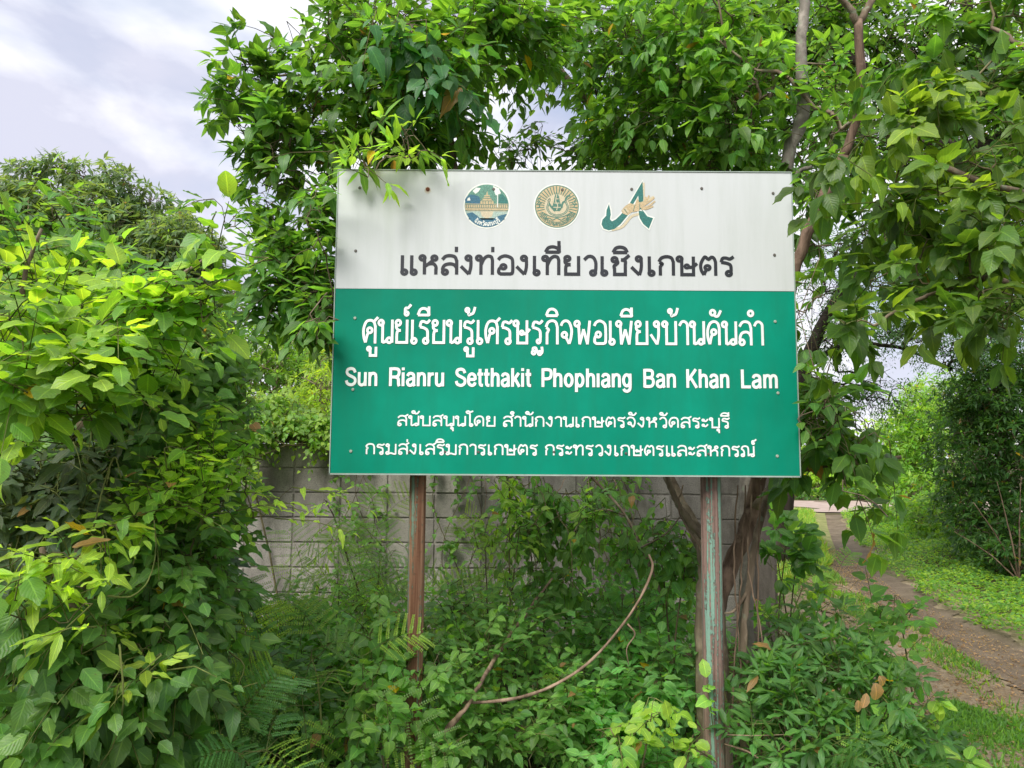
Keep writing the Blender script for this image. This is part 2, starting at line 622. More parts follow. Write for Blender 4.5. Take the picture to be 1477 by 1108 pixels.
        sides = 5 if s.near else 4
        ring = []
        for j in range(sides):
            th = 2 * PI * j / sides
            ring.append(math.cos(th) * u + math.sin(th) * v)
        ring = np.stack(ring, 1)
        V = np.concatenate([P0[:, None] + ring * r0[:, None, None], P1[:, None] + ring * r1[:, None, None]], 1)
        f = np.array([[j, (j + 1) % sides, sides + (j + 1) % sides, sides + j] for j in range(sides)])
        lp = (f.ravel()[None] + (np.arange(len(a)) * 2 * sides)[:, None]).ravel()
        me = big_mesh(name, V.reshape(-1, 3) - s.o, lp, np.full(len(a) * sides, 4), M[mat])
        part(name, me, s.root)
        TRIS[0] += len(a) * sides * 2
    def finish(s, twigmat='twig_green'):
        if s.tw.V:
            props(s.tw.build('twig', M[twigmat], s.root, True, s.o), kind='stuff')
            TRIS[0] += 2 * len(s.tw.F)
        if s.fl:
            pos, d, n, size, tint = [np.concatenate([l[i] for l in s.fl]) for i in range(5)]
            c = len(pos)
            me = merge_leaves('leaflets', pos, norm(d), norm(n), size, np.array(['ellip'] * c), rng.integers(0, 2, c), np.clip(tint, .004, .6), 'xlo', M['leaf_far'], s.o)
            TRIS[0] += c * 4
            props(part('leaflets', me, s.root), kind='stuff')
        if not s.L: return s
        pos, d, n, size, shape, var, tint = [np.concatenate([l[i] for l in s.L]) for i in range(7)]
        tip = pos + d * size[:, None]
        inx = (tip[:, 0] > XL - .03) & (tip[:, 0] < XR + .03) & (tip[:, 2] > ZB - .03) & (tip[:, 2] < ZT + .03) | (pos[:, 0] > XL) & (pos[:, 0] < XR) & (pos[:, 2] > ZB) & (pos[:, 2] < ZT)
        lo_, hi_ = np.minimum(tip[:, 1], pos[:, 1]) - size * .12, np.maximum(tip[:, 1], pos[:, 1]) + size * .12
        keep = ~(inx & (lo_ < YS + .07) & (hi_ > YS - .004))
        pos, d, n, size, shape, var, tint = [q_[keep] for q_ in (pos, d, n, size, shape, var, tint)]
        rest = np.ones(len(pos), bool)
        if s.near:
            mid = pos + d * size[:, None] * 0.5
            q = (mid - np.array(CAMP)) @ RN        # camera coordinates
            dep = -q[:, 2]
            px = CX + FPX * q[:, 0] / np.maximum(dep, .01); py = CY - FPX * q[:, 1] / np.maximum(dep, .01)
            app = FPX * size / np.maximum(dep, .01)
            ok = (dep > 0.2) & (px > 4) & (px < 1473) & (py > 4) & (py < 1104) & (app > 10)
            behind = (mid[:, 1] > 2.95) & (px > 480) & (px < 1150) & (py > 248) & (py < 684)
            ok &= ~behind
            # nearest first, judged against the neighbours in the same small window
            key = dep.copy()
            cell = (px // 24).astype(int) * 100 + (py // 24).astype(int)
            rank = np.zeros(len(pos))
            o_ = np.lexsort((dep, cell))
            cs = cell[o_]
            first = np.r_[True, cs[1:] != cs[:-1]]
            idx = np.arange(len(o_)); start = np.maximum.accumulate(np.where(first, idx, 0))
            rank[o_] = idx - start
            sc = app * np.power(0.75, rank)
            sc[~ok] = -1
            pick = np.argsort(-sc)[:s.near]
            pick = pick[sc[pick] > 0]
            rest[pick] = False
            for i in pick:
                y = d[i]; z = norm(n[i] - y * np.dot(n[i], y)); x = np.cross(y, z)
                o = bpy.data.objects.new('leaf', hi_mesh(shape[i], int(var[i])))
                sz = size[i]
                w = sz * (0.88 + 0.24 * rng.random())
                Mx = Matrix(((x[0] * w, y[0] * sz, z[0] * sz, pos[i][0] - s.o[0]), (x[1] * w, y[1] * sz, z[1] * sz, pos[i][1] - s.o[1]),
                             (x[2] * w, y[2] * sz, z[2] * sz, pos[i][2] - s.o[2]), (0, 0, 0, 1)))
                o.color = (*[float(c) for c in tint[i]], 1)
                COL.objects.link(o)
                o.parent = s.root
                o.matrix_basis = Mx
        if rest.any():
            me = merge_leaves('foliage', pos[rest], d[rest], n[rest], size[rest], shape[rest], var[rest], tint[rest], s.lod, M[s.mat], s.o)
            TRIS[0] += int(rest.sum()) * {'lo': 12, 'xlo': 4}[s.lod]
            props(part('foliage', me, s.root), kind='stuff')
        return s

def blobs(lst, scale=1.0, shell=0.5, inset=0.03):
    "points and outward directions in ellipsoids given as (px, py, rx, ry, depth, depth radius, count)"
    Ps, Ds = [], []
    for (px, py, rx, ry, Y, dy, n) in lst:
        n = int(n * scale)
        u = unit_rand(n)
        r = rng.random(n) ** shell
        c = W(px, py, Y)
        e = np.maximum(np.array([rx * Y / FPX, dy, ry * Y / FPX]) - inset, 0.02)
        jit = rng.normal(size=(n, 3)) * min(0.05, 0.016 * Y)
        Ps.append(c + u * r[:, None] * e + jit)
        Ds.append(norm(u + rnd(n, 3) * 0.5))
    return np.concatenate(Ps), np.concatenate(Ds)

# ================================================================== ground
TRACK_A = [G(1560, 1010), G(1477, 965), G(1375, 908), G(1300, 868), G(1248, 828), G(1218, 790), G(1200, 762), G(1192, 742)]
TRACK_B = [G(1500, 1170), G(1420, 1040), G(1330, 965), G(1245, 895), G(1185, 840), G(1160, 800), G(1150, 765), G(1150, 742)]
TA = smooth_path(TRACK_A, 200)[:, :2]
TB = smooth_path(TRACK_B, 200)[:, :2]

def dist_to(path, x, y):
    P = np.stack([np.ravel(x), np.ravel(y)], 1)
    out = np.full(len(P), 1e9)
    for c in range(0, len(P), 20000):
        d = np.linalg.norm(P[c:c + 20000, None] - path[None, ::2], axis=2).min(1)
        out[c:c + 20000] = d
    return out.reshape(np.shape(x))

def height(x, y, da=None):
    h = 0.035 * np.sin(x * 0.9 + 1.3) * np.sin(y * 0.7) + 0.02 * np.sin(x * 2.1 + y * 1.3)
    if da is None: da = dist_to(TA, x, y)
    return h - 0.05 * np.exp(-(da / 0.28) ** 2)

def axis(segs):
    return np.unique(np.round(np.concatenate([np.arange(a, b, s) for a, b, s in segs]), 4))
gx = axis([(-400, -20, 40), (-20, -6, 2), (-6, 2, .4), (2, 14, .1), (14, 30, 1), (30, 401, 40)])
gy = axis([(-50, -6, 10), (-6, 3, 1), (3, 22, .12), (22, 40, 1), (40, 900, 60)])
X, Y = np.meshgrid(gx, gy)
DA, DB = dist_to(TA, X, Y), dist_to(TB, X, Y)
Z = height(X, Y, DA)
far = np.clip((np.hypot(X, Y) - 24) / 10, 0, 1)
Z = Z * (1 - far)
nx, ny = len(gx), len(gy)
ii = np.arange(nx * ny).reshape(ny, nx)
quads = np.stack([ii[:-1, :-1], ii[:-1, 1:], ii[1:, 1:], ii[1:, :-1]], -1).reshape(-1, 4)

b = NB('soil')
p = b.tc('Object')
f1 = b.noise(0.6, 6, 0.6)
f2 = b.noise(9, 6, 0.7)
f3 = b.noise(60, 4, 0.7)
col = b.mix(b.ramp(f1, [(.35, 0), (.65, 1)]), (0.085, 0.06, 0.035), (0.06, 0.075, 0.025))
col = b.mix(b.ramp(f2, [(.4, 0), (.7, .6)]), col, (0.12, 0.085, 0.055))
col = b.mix(b.ramp(f3, [(.62, 0), (.72, .7)]), col, (0.2, 0.15, 0.1))
M['soil'] = b.base(col, 0.95, 0.15, bump=f2, bs=0.5, bd=0.03)
me = big_mesh('ground', np.stack([X, Y, Z], -1).reshape(-1, 3), quads.ravel(), np.full(len(quads), 4), M['soil'])
props(part('ground', me), 'brown soil and thin grass under the plants beside the dirt path', kind='structure')

def strip(name, path, width, mat, lift, label, edge=0.15, n=220, cross=13, seed=1):
    P = smooth_path(path, n)[:, :2]
    T = norm(np.gradient(P, axis=0)); Nn = np.stack([-T[:, 1], T[:, 0]], 1)
    r = np.random.default_rng(seed)
    el = np.convolve(r.normal(size=n + 4), np.ones(5) / 3.2, 'valid') * edge
    er = np.convolve(r.normal(size=n + 4), np.ones(5) / 3.2, 'valid') * edge
    w = np.broadcast_to(width, (n,))
    V = []
    for j in range(cross):
        u = j / (cross - 1) * 2 - 1
        off = u * w / 2 + np.where(u < 0, -el, er) * abs(u)
        q = P + Nn * off[:, None]
        V.append(q)
    V = np.stack(V, 1).reshape(-1, 2)
    z = height(V[:, 0], V[:, 1]) + lift
    I = np.arange(n * cross).reshape(n, cross)
    Q = np.stack([I[:-1, :-1], I[:-1, 1:], I[1:, 1:], I[1:, :-1]], -1).reshape(-1, 4)
    me = big_mesh(name, np.column_stack([V, z]), Q[:, ::-1].ravel(), np.full(len(Q), 4), mat)
    return props(part(name, me), label, kind='structure')

b = NB('litter_path')
f1 = b.noise(2.2, 6, 0.65); f2 = b.noise(24, 6, 0.75); f3 = b.noise(70, 3, 0.6)
col = b.mix(b.ramp(f1, [(.35, 0), (.65, 1)]), (0.21, 0.16, 0.10), (0.33, 0.265, 0.18))
col = b.mix(b.ramp(f2, [(.45, 0), (.7, .8)]), col, (0.09, 0.06, 0.04))
col = b.mix(b.ramp(f3, [(.6, 0), (.7, .8)]), col, (0.42, 0.33, 0.24))
M['litter_path'] = b.base(col, 0.95, 0.15, bump=f2, bs=0.6, bd=0.02)
b = NB('track_soil')
f1 = b.noise(3, 6, 0.65); f2 = b.noise(40, 5, 0.7)
col = b.mix(b.ramp(f1, [(.35, 0), (.65, 1)]), (0.10, 0.075, 0.05), (0.185, 0.143, 0.10))
col = b.mix(b.ramp(f2, [(.58, 0), (.7, .7)]), col, (0.3, 0.23, 0.17))
M['track'] = b.base(col, 0.9, 0.25, bump=f2, bs=0.6, bd=0.015)
mid = [(a + c) / 2 for a, c in zip(TRACK_A, TRACK_B)]
nn_ = 220
strip('path', mid, np.linspace(2.4, 2.0, nn_), M['litter_path'], 0.007, 'brown leaf strewn dirt path running back between the verge and the shrubs')
strip('wheel_track', TRACK_A, 0.62, M['track'], 0.013, 'dark bare wheel track of the dirt path beside the green verge', edge=0.06, seed=4)
strip('wheel_track', TRACK_B, 0.5, M['litter_path'], 0.018, 'pale wheel track of the dirt path nearest the sign', edge=0.06, seed=5)
# the road across the far end
b = NB('road_dust')
f1 = b.noise(3, 6, 0.65)
M['road'] = b.base(b.mix(b.ramp(f1, [(.35, 0), (.65, 1)]), (0.30, 0.23, 0.20), (0.40, 0.32, 0.28)), 0.9, 0.2, bump=f1, bs=0.3, bd=0.01)
V = []
RX = np.linspace(-2, 40, 43)
for x in RX:
    V += [(x, 19.6 + 0.1 * math.sin(x), 0.03), (x, 24.6 + 0.15 * math.sin(x * 1.7), 0.03)]
F = [(2 * i, 2 * i + 2, 2 * i + 3, 2 * i + 1) for i in range(len(RX) - 1)]
props(part('road', mesh_np('road', V, F, M['road'])), 'pale pinkish road crossing beyond the far end of the path', kind='structure')

# ================================================================== block wall
b = NB('block_concrete')
oi = b.n('ShaderNodeObjectInfo')
geo = b.n('ShaderNodeNewGeometry')
pos_ = geo.outputs['Position']
f1 = b.noise(2.1, 6, 0.6, vec=pos_)
f2 = b.noise(110, 3, 0.7, vec=pos_)
f3 = b.noise(5.5, 5, 0.6, vec=pos_, sc=(1, 1, 0.45))
col = b.mix(oi.outputs['Random'], (0.25, 0.23, 0.20), (0.36, 0.335, 0.295))
col = b.mix(b.ramp(f3, [(.42, 0), (.62, .85)]), col, (0.13, 0.116, 0.10))
col = b.mix(b.ramp(f1, [(.5, 0), (.7, .5)]), col, (0.35, 0.33, 0.295))
col = b.mix(b.ramp(f2, [(.35, .6), (.52, 0)]), col, (0.10, 0.095, 0.085))
alg = b.noise(1.4, 5, 0.6, vec=pos_)
col = b.mix(b.ramp(alg, [(.5, 0), (.72, .45)]), col, (0.12, 0.135, 0.075))
M['block'] = b.base(col, 0.95, 0.2, bump=b.math('ADD', b.math('MULTIPLY', f2, 0.6), f3), bs=0.7, bd=0.006)
b = NB('mortar')
f1 = b.noise(30, 5, 0.7, vec=b.n('ShaderNodeNewGeometry').outputs['Position'])
M['mortar'] = b.base(b.mix(b.ramp(f1, [(.35, 0), (.65, 1)]), (0.14, 0.127, 0.108), (0.27, 0.25, 0.215)), 0.95, 0.15, bump=f1, bs=0.6, bd=0.006)

YW = 6.1
BW, BH, BT = 0.385, 0.2, 0.12
wall_right = W(1085, 800, YW)[0]
joint = W(424, 700, YW)[0]
kl = int(math.floor((-3.6 - joint) / BW)); kr = int(math.ceil((wall_right - joint) / BW))
zt = W(470, 640, YW)[2]
rows = int(round(zt / BH)); z0w = zt - rows * BH
wall = thing('block_wall', 'weathered grey concrete block wall behind the sign, overgrown at its foot', 'wall', (0, YW, 0))
def block_mesh(seed):
    r = np.random.default_rng(seed)
    bm = bmesh.new()
    bmesh.ops.create_cube(bm, size=1)
    for v in bm.verts:
        v.co.x *= BW - 0.013; v.co.y *= BT; v.co.z *= BH - 0.012
        v.co += Vector(r.normal(size=3) * 0.0012)
    bmesh.ops.bevel(bm, geom=bm.edges[:], offset=0.005, segments=1, affect='EDGES')
    me = bpy.data.meshes.new('block'); bm.to_mesh(me); bm.free()
    me.materials.append(M['block'])
    return me
BM = [block_mesh(i) for i in range(5)]
for k in range(kl, kr):
    for r_ in range(rows):
        if k < joint - 4: continue
        o = part('block', BM[rng.integers(5)], wall)
        o.location = (joint + (k + .5) * BW + rnd(1)[0] * .0015, BT / 2 + rnd(1)[0] * .003, z0w + (r_ + .5) * BH)
        o.rotation_euler = (0, rnd(1)[0] * .002, rnd(1)[0] * .004)
xl, xr = joint + kl * BW, joint + kr * BW
Acc().add(box_vf(xl, xr, 0.010, BT - 0.010, z0w - 0.2, zt - 0.002)).build('mortar', M['mortar'], wall)
# cast cap along the top, chipped and darkened
V, F = [], []
cap_x = np.linspace(xl - .02, xr + .02, 90)
for i, x in enumerate(cap_x):
    j = rnd(4) * 0.006
    V += [(x, -0.035 + j[0], zt + 0.003), (x, -0.035 + j[1], zt + 0.075 + j[1]), (x, BT + .035, zt + 0.075 + j[2]), (x, BT + .035, zt + 0.003)]
for i in range(len(cap_x) - 1):
    for q in range(4):
        F.append((4 * i + q, 4 * i + 4 + q, 4 * i + 4 + (q + 1) % 4, 4 * i + (q + 1) % 4))
F += [(0, 1, 2, 3), tuple(4 * (len(cap_x) - 1) + q for q in (3, 2, 1, 0))]
b = NB('cap_concrete')
f1 = b.noise(14, 6, 0.7, vec=b.n('ShaderNodeNewGeometry').outputs['Position'])
M['cap'] = b.base(b.mix(b.ramp(f1, [(.35, 0), (.65, 1)]), (0.035, 0.03, 0.024), (0.12, 0.105, 0.085)), 0.95, 0.15, bump=f1, bs=0.9, bd=0.015)
part('coping', mesh_np('coping', V, F, M['cap']), wall)
# pillar at the end of the wall
pc = W(1100, 800, 5.9)
pil = thing('pillar', 'stained round edged concrete pillar at the right end of the block wall', 'pillar', (pc[0], 5.95, 0))
b = NB('pillar_concrete')
po = b.n('ShaderNodeNewGeometry').outputs['Position']
f1 = b.noise(9, 6, 0.65, vec=po, sc=(1, 1, 0.25)); f2 = b.noise(60, 4, 0.7, vec=po)
M['pillar'] = b.base(b.mix(b.ramp(f1, [(.4, 0), (.66, 1)]), (0.145, 0.125, 0.105), (0.055, 0.047, 0.038)), 0.95, 0.15, bump=f2, bs=0.6, bd=0.008)
bm = bmesh.new(); bmesh.ops.create_cube(bm, size=1)
for v in bm.verts: v.co.x *= 0.20; v.co.y *= 0.22; v.co.z = (v.co.z + .5) * 2.02 - 0.05
bmesh.ops.bevel(bm, geom=[e for e in bm.edges if abs(e.verts[0].co.z - e.verts[1].co.z) > 1], offset=0.03, segments=3, affect='EDGES')
me = bpy.data.meshes.new('shaft'); bm.to_mesh(me); bm.free(); me.materials.append(M['pillar'])
part('shaft', me, pil)
Acc().add(box_vf(-.13, .13, -.14, .14, 1.975, 2.04)).build('cap', M['cap'], pil)

# ================================================================== the sign
YS = 2.9
XL = (W(487, 245, YS)[0] + W(478, 683, YS)[0]) / 2
XR = (W(1142, 250, YS)[0] + W(1152, 686, YS)[0]) / 2
ZT = (W(487, 245, YS)[2] + W(1142, 250, YS)[2]) / 2
ZB = (W(478, 683, YS)[2] + W(1152, 686, YS)[2]) / 2
ZM = (W(483, 417, YS)[2] + W(1147, 420, YS)[2]) / 2
def B(px, py):
    p = W(px, py, YS); return p[0], p[2]

b = NB('white_sheet')
po = b.tc('Object')
f1 = b.noise(1.6, 5, 0.6); f2 = b.noise(5, 6, 0.65, sc=(3.5, 1, 0.3)); f3 = b.noise(180, 3, 0.6)
col = b.mix(b.ramp(f2, [(.45, 0), (.72, .5)]), (0.50, 0.525, 0.52), (0.385, 0.42, 0.39))
col = b.mix(b.ramp(f1, [(.45, 0), (.7, .35)]), col, (0.53, 0.555, 0.56))
col = b.mix(b.ramp(f3, [(.66, 0), (.74, .35)]), col, (0.25, 0.27, 0.22))
M['white_sheet'] = b.base(col, b.ramp(f2, [(.3, .35), (.7, .5)]), 0.45)
b = NB('green_sheet')
f1 = b.noise(1.3, 5, 0.6); f2 = b.noise(4, 6, 0.65, sc=(2.5, 1, 0.5)); f3 = b.noise(200, 3, 0.6)
col = b.mix(b.ramp(f1, [(.38, 0), (.64, 1)]), (0.0, 0.175, 0.108), (0.002, 0.245, 0.158))
col = b.mix(b.ramp(f2, [(.45, 0), (.72, .6)]), col, (0.006, 0.17, 0.10))
col = b.mix(b.ramp(f3, [(.68, 0), (.76, .3)]), col, (0.06, 0.22, 0.15))
M['green_sheet'] = b.base(col, b.ramp(f2, [(.3, .42), (.7, .55)]), 0.12)
M['rim'] = simple('sheet_edge', (0.30, 0.36, 0.32), 0.5)
M['angle'] = bark_mat('rusty_steel', (0.05, 0.028, 0.018), (0.13, 0.08, 0.05))
M['letter_black'] = simple('letter_black', (0.012, 0.014, 0.018), 0.4, 0.5, 0.5, 4)
M['letter_white'] = simple('letter_white', (0.72, 0.77, 0.74), 0.45, 0.4, 0.1, 30)
M['letter_edge'] = simple('letter_grime', (0.045, 0.10, 0.07), 0.7, 0.2, 0.2)
M['screw'] = simple('screw_dull', (0.10, 0.09, 0.075), 0.5, 0.5, 0.3)
M['screw_rust'] = simple('screw_rusty', (0.12, 0.035, 0.012), 0.8, 0.3, 0.3)
M['screw_pale'] = simple('screw_pale', (0.32, 0.36, 0.3), 0.4, 0.5, 0.3)

sign = thing('sign_board', 'large white and green notice board on two rusty posts in front of the wall', 'sign', ((XL + XR) / 2, YS, 0))
SO = np.array([(XL + XR) / 2, YS, 0.0])
T_ = 0.004
def sheet(name, x0, x1, z0, z1, mat):
    # a slightly buckled sheet metal face with a turned back edge
    n, m = 36, 10
    xs = np.linspace(x0, x1, n); zs = np.linspace(z0, z1, m)
    Xg, Zg = np.meshgrid(xs, zs)
    bx = (np.sin((Xg - x0) / (x1 - x0) * PI * 4) * np.sin((Zg - z0) / (z1 - z0) * PI)) * 0.0003
    Fv = np.stack([Xg, bx, Zg], -1).reshape(-1, 3)
    Bv = Fv + np.array([0, T_, 0])
    V = np.vstack([Fv, Bv]); o = n * m
    I = np.arange(n * m).reshape(m, n)
    F = [tuple(q) for q in np.stack([I[:-1, :-1], I[:-1, 1:], I[1:, 1:], I[1:, :-1]], -1).reshape(-1, 4)]
    F += [tuple(o + k for k in q[::-1]) for q in F[:]]
    bd = list(I[0]) + list(I[1:, -1]) + list(I[-1, ::-1][1:]) + list(I[::-1, 0][1:-1])
    for a, c in zip(bd, bd[1:] + bd[:1]): F.append((int(c), int(a), int(a) + o, int(c) + o))
    V[:, 0] -= SO[0]
    F = [tuple(int(k) for k in f) for f in F]
    return part(name, mesh_np(name, V, F, mat), sign)
sheet('white_panel', XL, XR, ZM + 0.001, ZT, M['white_sheet'])
sheet('green_panel', XL, XR, ZB, ZM - 0.001, M['green_sheet'])
# pale bare edge of the sheet all round
ew = 0.006
a = Acc()
for (x0, x1, z0, z1) in ((XL - .003, XR + .003, ZB - ew, ZB - .0005), (XL - .004, XL - .0005, ZB - ew, ZT + .003), (XR + .0005, XR + .004, ZB - ew, ZT + .003), (XL - .003, XR + .003, ZT + .0005, ZT + .004)):
    a.add(box_vf(x0 - SO[0], x1 - SO[0], -0.003, 0.012, z0, z1))
a.build('edge_trim', M['rim'], sign)
# steel angle frame behind
a = Acc()
xa, xb = XL - SO[0] + .02, XR - SO[0] - .02
for z in (ZB + .03, ZM, ZT - .04):
    a.add(box_vf(xa, xb, 0.008, 0.038, z - .019, z + .019))
for x in (xa, 0, xb):
    a.add(box_vf(x - .018, x + .018, 0.0405, 0.065, ZB + .02, ZT - .03))
a.build('frame', M['angle'], sign)
# posts
def post_mat(name, paint, paint_amt, wood1, wood2):
    b = NB(name)
    g = b.noise(1.0, 7, 0.62, sc=(95, 95, 1.6), dist=0.2)
    g2 = b.noise(1.0, 6, 0.6, sc=(48, 48, 1.1), dist=0.5)
    fine = b.noise(60, 5, 0.7)
    col = b.mix(b.ramp(g, [(.36, 0), (.64, 1)]), wood1, wood2)
    col = b.mix(b.ramp(fine, [(.55, 0), (.75, .6)]), col, tuple(x * 0.45 for x in wood1))
    pm = b.ramp(b.math('ADD', b.math('MULTIPLY', g2, 0.8), b.math('MULTIPLY', fine, 0.25)), [(paint_amt, 0), (paint_amt + .025, 1)])
    pc_ = b.mix(b.ramp(fine, [(.4, 0), (.7, .5)]), paint, tuple(x * 0.55 for x in paint))
    col = b.mix(pm, col, pc_)
    return b.base(col, 0.8, 0.25, bump=b.math('ADD', g, b.math('MULTIPLY', pm, 0.8)), bs=0.8, bd=0.006)
M['post_a'] = post_mat('post_rusty', (0.17, 0.25, 0.18), 0.58, (0.12, 0.052, 0.027), (0.30, 0.175, 0.105))
M['post_b'] = post_mat('post_peeling', (0.185, 0.315, 0.245), 0.54, (0.10, 0.06, 0.05), (0.28, 0.19, 0.155))
def post(x_top, x_bot, rad, mat, label, sq=0.0):
    y0 = YS + 0.066 + rad
    pt = W(x_top, 690, y0); pb = W(x_bot, 1108, y0)
    dx = (pb[0] - pt[0]) / (pb[2] - pt[2])
    zs = np.linspace(-0.3, ZT - 0.06, 46)
    P = np.array([(pt[0] + dx * (z - pt[2]), y0, z) for z in zs])
    V, F = tube_vf(P, rad, 20, 0.0, cap=True)
    V = np.array(V) - SO
    o = part('post', mesh_np('post', V, F, mat, True), sign)
    o['label'] = label
post(603, 595, 0.0335, M['post_a'], 'left post, rusty brown with faint green paint streaks')
post(1025, 1031, 0.041, M['post_b'], 'right post with peeling turquoise paint over brown')

# screws
def disc_vf(cx, cz, r, y0, y1, n=14, dome=0.0):
    V = [(cx + r * math.cos(2 * PI * i / n), y0, cz + r * math.sin(2 * PI * i / n)) for i in range(n)]
    V += [(cx + r * .8 * math.cos(2 * PI * i / n), y1, cz + r * .8 * math.sin(2 * PI * i / n)) for i in range(n)]
    F = [(i, (i + 1) % n, n + (i + 1) % n, n + i) for i in range(n)] + [tuple(range(n, 2 * n))]
    return V, F
scr = {}
def screw(px, py, mk, r=0.0068):
    x, z = B(px, py)
    if mk not in scr:
        V, F = disc_vf(0, 0, 1.0, 0.0, -0.35, 12)
        bm_ = Acc().add((V, F)).add(box_vf(-.7, .7, -.42, -.36, -.12, .12))
        scr[mk] = mesh_np('screw', bm_.V, bm_.F, M[mk])
    o = part('screw', scr[mk], sign)
    o.location = (x - SO[0], -0.0010, z); o.scale = (r, r, r)
for q in ((519, 271), (513, 362), (911, 273), (1012, 272), (1115, 279), (1117, 368), (712, 273), (811, 274)): screw(*q, 'screw', 0.0062)
screw(617, 273, 'screw_rust', 0.008)
for q in ((512, 459), (509, 562), (506, 651), (1118, 464), (1122, 567), (1121, 658)): screw(*q, 'screw_pale', 0.0062)
for q in ((590, 652), (642, 652), (690, 652), (799, 652), (903, 654), (1022, 655)): screw(*q, 'screw', 0.0052)
# rust bled round one screw, and mildew specks
b = NB('rust_bleed')
rr = b.n('ShaderNodeVectorMath', operation='LENGTH'); b.l(b.tc('Object'), rr.inputs[0])
M['rust_bleed'] = b.base(b.mix(b.ramp(rr.outputs['Value'], [(.3, 0), (1.0, 1)]), (0.22, 0.09, 0.03), (0.46, 0.45, 0.38)), 0.6, 0.3)
x, z = B(617, 274)
V = [(math.cos(i * PI / 12) * (1 + .1 * math.sin(i * 5)), 0, math.sin(i * PI / 12) * (1.1 + .15 * math.cos(i * 3)) - (0.2 if 12 < i < 24 else 0)) for i in range(24)]
o = part('rust_stain', mesh_np('rust_stain', V, [tuple(range(24))], M['rust_bleed']), sign)
o.location = (x - SO[0], -0.0006, z); o.scale = (.013, 1, .013)

